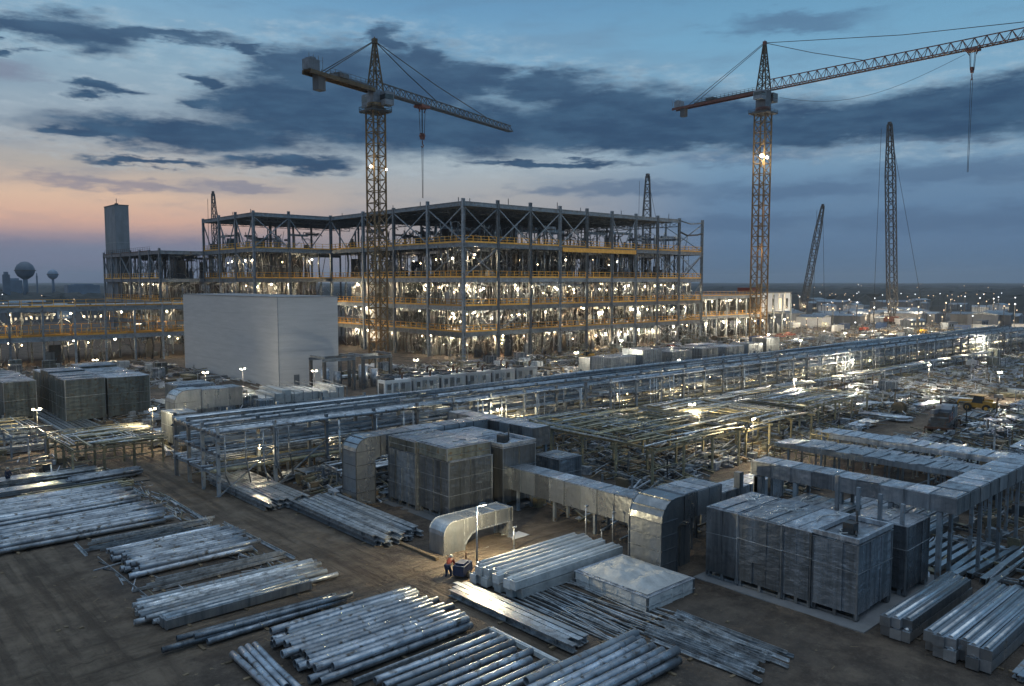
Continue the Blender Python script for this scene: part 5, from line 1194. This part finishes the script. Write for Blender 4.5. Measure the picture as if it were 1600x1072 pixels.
COLN = {'bar':'bright','galv':'galvanised','pipe':'blue-grey','ochre':'yellow-lit','wtop':'pale','white':'white','wrap':'grey','wrapg':'greenish','timber':'brown','vblue':'blue','cab':'grey','vwhite':'white','vred':'red','vyel':'yellow'}
NOUN = {'steel_bundle':'steel bundle','wrapped_crate':'wrapped crate','sheet_stack':'stack of sheets','scaffold_frame':'scaffold frame','cable_reel':'cable reel','site_container':'site container','pickup_truck':'pickup truck','telescopic_loader':'telescopic loader','site_cabin':'site cabin','generator_enclosure':'generator enclosure','light_tower':'lit mobile light tower'}
LM = [('the pale windowless block',73,150),('the left low deck',40,205),('the upright duct elbow',43,33),('the middle wrapped block',42,56),('the left end of the pipe rack',28,78),('the raised duct',60,20),('the green wrapped units',32,137),('the ochre crane base',100,157),('the near corner of the steel frame',125,157),('the right end of the steel frame',225,150),('the right tower crane base',243,145),('the part-clad building',265,155),('the yellow-lit table frame',68,56),('the dark mobile crane',113,42),('the generator row',90,116),('the transformer boxes',160,112),('the upright lattice boom',400,190),('the far end of the pipe rack',270,78),('the flat sheeted rack',80,30),('the haul road',27,110)]
def view(x, y): return x*math.cos(TH)-y*math.sin(TH), x*math.sin(TH)+y*math.cos(TH)
def where_(x, y):
    la, de = view(x, y); best = None
    for n, a, b in LM:
        l2, d2 = view(a, b); dd = math.hypot(a-x, b-y)
        if best is None or dd < best[0]: best = (dd, n, la-l2, de-d2)
    dd, n, a, b = best; far = 'far ' if dd > 55 else ('well ' if dd > 28 else ('' if dd > 12 else 'just '))
    rel = ('right of' if a > 0 else 'left of') if abs(a) > abs(b) else ('behind' if b > 0 else 'in front of')
    return far+rel+' '+n
OCC = [(44,57,19,31),(36,57,49,63),(42,62,32,37.5),(45.5,48.5,36,54),(53,76,17,34),(74,88,19,43),(31,36,50,79),(31.5,43,34,48),(60,76,46,67),(78,94,47,66),(56,74,61,70),(27,276,71,84),(66,81,138,182),(124,228,156,224),(84,125,220,310),(230,294,158,196),(-20,86,212,240),(96,104,153,161),(238,248,140,150),(110,118,38,46),(24,31.5,0,140),(97,120,51,66),(0,32,41.5,46.2),(37,54,62,71)]
NPUT = {}
def free(x, y, r):
    for (a,b,c,d) in OCC:
        if a-r < x < b+r and c-r < y < d+r: return False
    return True
def scatter(x0, x1, y0, y1, protos, n, r=2.2, ax=None, tries=14, stack=0, zz=None):
    for _ in range(n):
        for _t in range(tries):
            x = rnd.uniform(x0,x1); y = rnd.uniform(y0,y1)
            if free(x, y, r*.6): break
        else: continue
        p = rnd.choice(protos); rz = (0 if ax == 'x' else math.pi/2 if ax == 'y' else rnd.choice((0,math.pi/2)))+rnd.uniform(-.06,.06)
        OCC.append((x-r,x+r,y-r,y+r)); place(p, x, y, rz)
def mat_of(p):
    for ch in KIDS.get(p.name, []):
        nm = ch.data.materials[0].name
        for k, m in M.items():
            if m.name == nm and k in COLN and k != 'timber': return COLN[k]
    return 'brown'
MC = {}
def place(p, x, y, rz, z=0, extra=''):
    if id(p) not in MC: MC[id(p)] = (mat_of(p), p.name.split('.')[0])
    c, nm = MC[id(p)]; lab = (extra+' ' if extra else '')+c+' '+NOUN[nm]+' '+where_(x, y)
    o = put(p, (x,y,z), rz, lab); o['group'] = lab; return o
# --- yard right of the units
PB.append(bundle('bar',10,9,.10,7)); PB.append(bundle('galv',11,8,.11,8)); scatter(86,150,8,41,PB,75,2.9,'x'); scatter(88,150,14,41,PB+PS,26,2.6)
scatter(60,74,4,16,PB,8,3,'x'); scatter(70,110,0,14,PB,14,3.2,'x')
scatter(96,122,47,51,PB,5,2.6); scatter(120,232,48,70,PB+PS,60,3.0); scatter(122,232,48,70,PC+PF+PR,30,2.2); scatter(124,220,49,68,PV+PL,10,3.2); scatter(140,240,20,47,PB+PS+PC,70,3.2); scatter(130,230,30,60,PV+PCO+PL,12,4)
# --- stock pushed in under the pipe rack and along its front
for k in range(44):
    x = 39+k*5.2+rnd.uniform(-.6,.6); y = rnd.choice((74,77.5,81)); place(rnd.choice(PB[:6]), x, y, rnd.uniform(-.04,.04), extra='sheltered')
# --- between rack and generators / frame
scatter(60,125,85,111,PB+PS+PC,70,2.7); scatter(125,230,85,105,PB+PS+PC,50,2.8); scatter(34,64,86,137,PB+PC+PS,50,2.8); scatter(84,130,122,152,PB+PC+PF+PS,42,2.8); scatter(128,236,120,152,PB+PC+PF+PS+PR,56,2.8); scatter(90,230,124,150,PV+PL+PCO,16,4)
scatter(5,23,106,200,PB+PC+PF,40,3.0); scatter(30,64,160,208,PB+PC+PS+PF,36,3.0); scatter(28,34,84,118,PF+PC,8,2.6)
scatter(14,23,84,92,PB,6,2.4,'x')
# --- far right
scatter(236,330,60,138,PB+PS+PC,70,3.4); scatter(240,420,20,200,PCA+PCO,34,5.5); scatter(240,330,30,150,PV+PL+PF,30,3.6); scatter(300,520,100,330,PCA+PCO,40,6); scatter(190,330,18,60,PB+PC,50,3.4)
# rows of generators and transformer boxes between the rack and the frame
for i in range(6): place(PG[0], 74+i*6.1, 114.5, rnd.uniform(-.01,.01), extra=('first','second','third','fourth','fifth','sixth')[i]+' from the left,')
for i in range(5): place(PG[1], 77+i*6.1, 119.5, rnd.uniform(-.01,.01), extra=('first','second','third','fourth','fifth')[i]+' of the back row,')
tl = ['grey transformer box at the left end of the row behind the rack','second grey transformer box from the left behind the rack','third grey transformer box behind the rack, with pale roof','fourth grey transformer box behind the rack','fifth grey transformer box behind the rack','sixth grey transformer box behind the rack, right end','seventh grey transformer box, apart on the right']
for i in range(7):
    x = 124+i*10.5; unit('equipment_enclosure', tl[i], x, x+rnd.uniform(5.5,8), 108+rnd.uniform(-1,1), 113, rnd.uniform(4,5.4), ('galvd','wrap','galv')[i%3], 2, 3)
for i in range(4):
    x = 128+i*13; unit('equipment_enclosure', ('low pale unit','wide grey unit','squat galvanised unit','long pale unit')[i]+' in the second line behind the transformer boxes', x, x+8, 116, 120, 3.2+i*.3, ('galv','galvd','galv','wtop')[i], 2, 3)
# portal frames left of the generators
for i,l in enumerate(('open dark portal frame right of the pale block','second dark portal frame, in front of the ochre crane')):
    t = thing('portal_frame', l, 'steel frame', (70+i*8,128,0)); 
    for x in (0,6):
        for y in (0,5): MB().box(x-.25,x+.25,y-.25,y+.25,0,5.6).build('column','steeld',t)
    for y in (0,5): MB().hbeam((-.4,y,5.6),(6.4,y,5.6),.4,.5).build('beam','steel',t)
    for x in (0,6): MB().hbeam((x,-.2,6.12),(x,5.2,6.12),.4,.4).build('beam','steel',t)
    MB().tube([(1.5,2.5,0),(1.5,2.5,4.2)],.9,14).tube([(3.9,2.5,0),(3.9,2.5,3.4)],.7,14).build('vessel','wtop',t)
# --- green wrapped units at the left, with a rail track in front
names = ['front corner','second','third','fourth','fifth','sixth','seventh','eighth']
for i in range(4): unit('equipment_enclosure', names[i]+' green-grey wrapped unit of the left front row', 27.5+rnd.uniform(0,.3), 32.6, 124+i*5.2, 128.9+i*5.2, 6.2+rnd.uniform(-.3,.3), 'wrapg', 3, 4, band=(.3,.6))
for i in range(4): unit('equipment_enclosure', names[i]+' green-grey wrapped unit of the left back row', 33.2, 38.6+rnd.uniform(0,.3), 124.4+i*5.2, 129.2+i*5.2, 6.3+rnd.uniform(-.4,.3), 'wrapg', 3, 4, band=(.3,.6))
for i in range(3): unit('equipment_enclosure', names[i]+' dark wrapped unit at the far left edge', 21.5, 25.5, 132+i*6, 137.4+i*6, 5.6, 'wrapg', 3, 3, band=(.5,))
t = thing('metal_duct','pale yellow-lit duct with a chamfered elbow at the left, beside the green units','duct',(35.5,104,0))
xr = elbow(t,0,0,3.2,6.0,2.6,0,1.6); duct_run(t,(xr,1.6,4.6),(9,1.6,4.6),3.2,2.4,1.8)
unit('equipment_enclosure','pale boxy unit in front of the chamfered duct at the left end of the rack',33.2,36.0,98,101.8,4.0,'galvd',2,2); unit('equipment_enclosure','pale tall unit just behind the chamfered duct at the left',38,43,110,114.5,5.8,'galv',2,3)
pile(25.2,30.2,108,140,'y',9,1,'channel','galv',.2,'steel_channel','long pale rail|the strip before the green wrapped units','rails before the green units',jit=.004,lj=1)
pile(14.5,23.5,80,84,'x',6,1,'beam','ochre',.16,'steel_beam','yellow-lit beam lying just above the farther left edge pipe stack','yellow-lit beams above the left stack',jit=.04,lj=.8)
# white sheeted heap with lamps by the pale block
t = thing('sheeted_stack','low white sheeted stack glaring under the lamps in front of the pale block','stack',(54,118,0))
b = MB()
for i in range(9): b.box(i*1.6,i*1.6+1.5,rnd.uniform(-.5,.3),8+rnd.uniform(-1,1),.1,1.6+rnd.uniform(0,1.1),.12)
b.build('sheets','white',t); b = MB()
for i in range(10): b.bar((i*1.6-.05,-.6,0),(i*1.6-.05,-.6,2.4),.1).bar((i*1.6-.05,-.6,2.4),(i*1.6-.05,8.4,2.9),.1)
b.build('hoops','bar',t)
# --- dark mobile crane on the haul road at the right
t = thing('mobile_crane_carrier','dark wheeled crane carrier with grey cab standing on the dirt road at the right','vehicle',(110.8,39.4,0),R(12))
MB().box(0,8.4,-1.2,1.2,.75,1.35,.02).box(.3,2.6,-1.25,1.25,1.35,1.7).build('chassis','steeld',t)
for x in (1.0,2.4,5.6,7.0):
    for y in (-1.15,1.15): w = MB().tube([(x,y-.22,.58),(x,y+.22,.58)],.58,14).build('wheel','dark',t); MB().tube([(x,y-.24,.58),(x,y+.24,.58)],.26,10).build('rim','craner',w)
MB().prism([(3.2,1.5),(3.1,2.9),(3.5,3.4),(5.4,3.4),(5.6,1.5)],'y',-1.1,.2).build('cab','cab',t); MB().box(3.4,5.3,-1.14,-1.09,2.3,3.2).build('cab_window','glass',t)
MB().box(5.6,8.3,-1.15,1.15,1.5,3.0,.03).build('engine_house','galvd',t); MB().box(2.2,3.0,-.9,.9,1.7,2.6).box(.3,1.6,-1.0,1.0,1.7,2.1).build('winch','steeld',t)
MB().tube([(7.4,.8,3.0),(7.4,.8,3.8)],.1,8).build('exhaust','rust',t); MB().bar((5,.6,2.4),(-1.4,.6,3.1),.5,.55).build('boom','cab',t); rail((.2,-1.25,1.7),(3,-1.25,1.7),.9,r=.05).build('hand_rail','craner',t)
for x in (-.2,8.5):
    for y in (-1.6,1.6): MB().box(x-.1,x+.1,min(y,0),max(y,0),.7,.95).box(x-.3,x+.3,y-.3,y+.3,0,.08).box(x-.07,x+.07,y-.07,y+.07,.08,.7).build('outrigger','rust',t)

# --- light towers / flood lamps, some added to light the yard (px on ground, height, power)
def ltower(x, y, e, label, rz=0, col=(1,.84,.58)):
    o = put(PT_, (x,y,0), rz, label, 'mobile light towers over the site'); point((x,y-.8,4.6), e*(1.9 if y < 100 and x < 230 else 1.5)*(.35 if 60 < x < 86 and 120 < y < 150 else 1), col, .12)
for k,(px,py,e,l) in enumerate(((900,585,2600,'light tower blazing in front of the near corner of the steel frame'),(492,622,900,'light tower glaring against the right face of the pale block'),(322,625,1000,'light tower at the left foot of the pale block over the white sheets'),(380,618,600,'light tower at the middle foot of the pale block'),
    (970,560,2000,'light tower behind the transformer boxes before the frame'),(1060,600,700,'light tower behind the rack right of the transformer boxes'),(1240,640,1500,'light tower over the orange machines beyond the dirt road'),(1080,690,700,'light tower over the yellow-lit table frame'),(1175,720,1100,'light tower at the corner of the yellow-lit table frame, right'),
    (60,700,1200,'light tower over the yellow-lit beams at the left edge'),(20,640,700,'light tower behind the beams at the far left edge'),(240,700,650,'light tower by the chamfered duct at the left'),(650,600,800,'light tower among the generators'),(1330,600,1500,'light tower in the stock yard right of the rack'),(1450,610,1300,'light tower far right beyond the dark crane carrier'),(1560,625,1300,'light tower at the right edge beyond the stacked steel'),
    (1250,560,1800,'light tower beyond the rack below the lattice boom'),(1320,545,2200,'light tower left of the tall lattice boom foot'),(1420,550,2400,'light tower right of the tall lattice boom foot'),(1530,560,2400,'light tower at the far right by the rack end'),(1200,548,2500,'light tower at the foot of the right tower crane'),(780,700,350,'light tower behind the back duct of the middle block'),(150,600,700,'light tower behind the green wrapped units'))):
    x, y = G(px,py); ltower(x, y, e, l, rnd.uniform(-.5,.5), (1,.80,.46) if py > 680 or px < 300 else (1,.86,.62))
# flat scraps, offcuts and loose sheet lying everywhere: nobody could count them
reg = [(28,276,72.5,82.5,2600),(31,36,79,84,80),(22.6,24.8,48,90,260),(15,18,52,63,26),(30,62,84,137,1700),(62,128,84,112,1900),(128,240,84,107,1800),(84,240,121,154,3600),(95,232,47,66,3000),(60,96,44,68,2200),(60,75,36,46,260),(86,150,8,42,2200),(36,60,61,72,1400),(120,220,48,66,1500),(86,150,8,42,1100),(150,330,18,70,3000),(236,420,60,200,3200),(4,24,84,210,800),(28,66,150,210,600),(57,86,0,30,500),(48,60,36,52,160),(56,66,60,72,140)]
dm = {k: MB() for k in ('bar','ochre','timber','wtop','steeld')}
for (x0,x1,y0,y1,n) in reg:
    for _ in range(n):
        x, y = rnd.uniform(x0,x1), rnd.uniform(y0,y1)
        if (25.2 < x < 31 and y < 140) or 110 < x < 119 and 37 < y < 46: continue
        if 66 < x < 230 and 41.0 < y < 47.3: continue
        k = rnd.choice(('bar','bar','ochre','timber','wtop','steeld')); b = dm[k]; q = rnd.random(); near = x < 26 and y < 90; q = q*.55 if near else q
        if q < .72: a = (math.pi/2 if near and rnd.random() < .75 else rnd.choice((0,math.pi/2)))+rnd.gauss(0,.22); l = rnd.uniform(.6,2.6 if near else 4.5); dx, dy = math.cos(a)*l/2, math.sin(a)*l/2; z = rnd.uniform(.04,.12) if near else rnd.uniform(.05,.6); b.bar((x-dx,y-dy,z),(x+dx,y+dy,z+(rnd.uniform(-.02,.1) if near else rnd.uniform(-.04,.5))),rnd.uniform(.05,.10) if near else rnd.uniform(.06,.17))
        elif q < .985: w = rnd.uniform(.3,1.2); d = rnd.uniform(.3,1.2); b.box(x-w/2,x+w/2,y-d/2,y+d/2,.02,rnd.uniform(.1,1.0),.08)
        else: b.bar((x,y,0),(x+rnd.uniform(-.1,.1),y,rnd.uniform(1,3)),rnd.uniform(.08,.16))
for k, b in dm.items(): tag(b.build('loose_scrap', k), kind='stuff')
# grit and small rubbish near the camera
b = MB()
for _ in range(900):
    x, y = rnd.uniform(8,60), rnd.uniform(10,84); s = rnd.uniform(.03,.12)
    if not free(x,y,0) and not (24 < x < 32): continue
    if rnd.random() < .85: b.box(x-s,x+s,y-s*.7,y+s*.7,0,s,s*.3)
    else: a = rnd.uniform(0,3.14); l = rnd.uniform(.3,.9); b.bar((x,y,.04),(x+math.cos(a)*l,y+math.sin(a)*l,.05),.05)
tag(b.build('grit','timber'), kind='stuff')

# ================================================================== DISTANT LIGHTS AND SHEDS
fm = []
for k, (mm, hh) in enumerate((('lampfar',9),('lampfarw',11),('lampfar',6))):
    t = P0('street_lamp','street lamp'); MB().bar((0,0,0),(0,0,hh),.25).build('pole','steeld',t); b = MB(); ball(b,(0,0,hh+.3),(.30,.34,.27)[k],6); b.build('lamp',mm,t); fm.append(t)
NL = 0
for i in range(120):
    dp = 300*(9 if i > 90 else 2.4)**rnd.random(); lat = rnd.uniform(-.70,.70)*dp
    if -.30*dp-40 < lat < .33*dp and dp < 2200: lat = rnd.uniform(.34,.66)*dp
    x, y = camxy(lat, dp); p = fm[0 if i % 3 else 1] if dp > 600 else fm[i%3]
    o = put(p, (x,y,0), 0); o.scale = (max(1,dp/900),)*2+(1 if dp < 900 else 1.4,)
    o['label'] = ('tiny far-off street lamp glowing on the dark plain towards the horizon' if dp > 600 else 'small lit lamp on a pole beyond the yard')+(' on the left' if lat < 0 else ' on the right'); o['group'] = 'distant lamps '+('left' if lat < 0 else 'right')+(' far' if dp > 600 else ' near')
sh = []
for k, (mm, w, d, h) in enumerate((('vwhite',22,10,6),('concd',34,14,8),('galvd',16,9,5))):
    t = P0('distant_shed','shed'); MB().box(0,w,0,d,0,h).build('wall',mm,t); MB().prism([(-.5,h),(d/2,h+1.6),(d+.5,h)],'x',-.3,w+.3).build('roof','galvd',t); b = MB()
    for i in range(int(w/4)): b.box(i*4+1,i*4+2.6,-.08,-.01,1.8,3.4)
    b.build('window','win',t); sh.append(t)
for i in range(56):
    dp = rnd.uniform(330,620); lat = rnd.uniform(.30,.66)*dp; x, y = camxy(lat, dp); o = put(sh[i%3], (x,y,0), rnd.choice((0,math.pi/2))+rnd.uniform(-.2,.2)); o['label'] = ('white','grey concrete','galvanised')[i%3]+' low shed with lit windows out on the plain at the right'; o['group'] = o['label']; o.scale = (rnd.uniform(.4,.8),rnd.uniform(.5,.9),rnd.uniform(.5,.8))
for i in range(70):
    dp = rnd.uniform(235,560); lat = rnd.uniform(.30,.665)*dp; x, y = camxy(lat, dp)
    if not free(x,y,1): continue
    o = put(fm[i%3], (x,y,0), 0); o.scale = (.8,.8,rnd.uniform(.45,.9)); o['label'] = 'small site lamp on a pole in the crowded far yard at the right'; o['group'] = 'far yard lamps'
for (x,y) in ((262,140),(285,128),(300,150),(318,118),(330,140),(352,128),(300,96),(335,88)): point((x,y,6),3600,(1,.84,.58),.3)
for i in range(22):
    x, y = camxy(rnd.uniform(.30,.62)*(d_ := rnd.uniform(300,480)), d_); point((x,y,8), 3600, (1,.78,.5), .4)
for i in range(12):
    dp = rnd.uniform(380,600); x, y = camxy(rnd.uniform(-.66,-.52)*dp, dp); o = put(sh[i%3], (x,y,0), rnd.uniform(-.3,.3)); o['label'] = ('white','grey concrete','galvanised')[i%3]+' low shed out on the plain at the far left'; o['group'] = o['label']

# ================================================================== AIR
hz = bpy.data.materials.new('evening_haze'); hz.use_nodes = True; n_ = hz.node_tree.nodes; n_.remove(n_['Principled BSDF']); pv = n_.new('ShaderNodeVolumePrincipled')
pv.inputs['Color'].default_value = (.80,.87,.95,1); pv.inputs['Density'].default_value = .00012; pv.inputs['Anisotropy'].default_value = .2
hz.node_tree.links.new(pv.outputs[0], n_['Material Output'].inputs['Volume']); M['haze'] = hz
tag(MB().box(-1600,9100,-700,9100,-1.5,112).build('haze','haze'), kind='stuff')
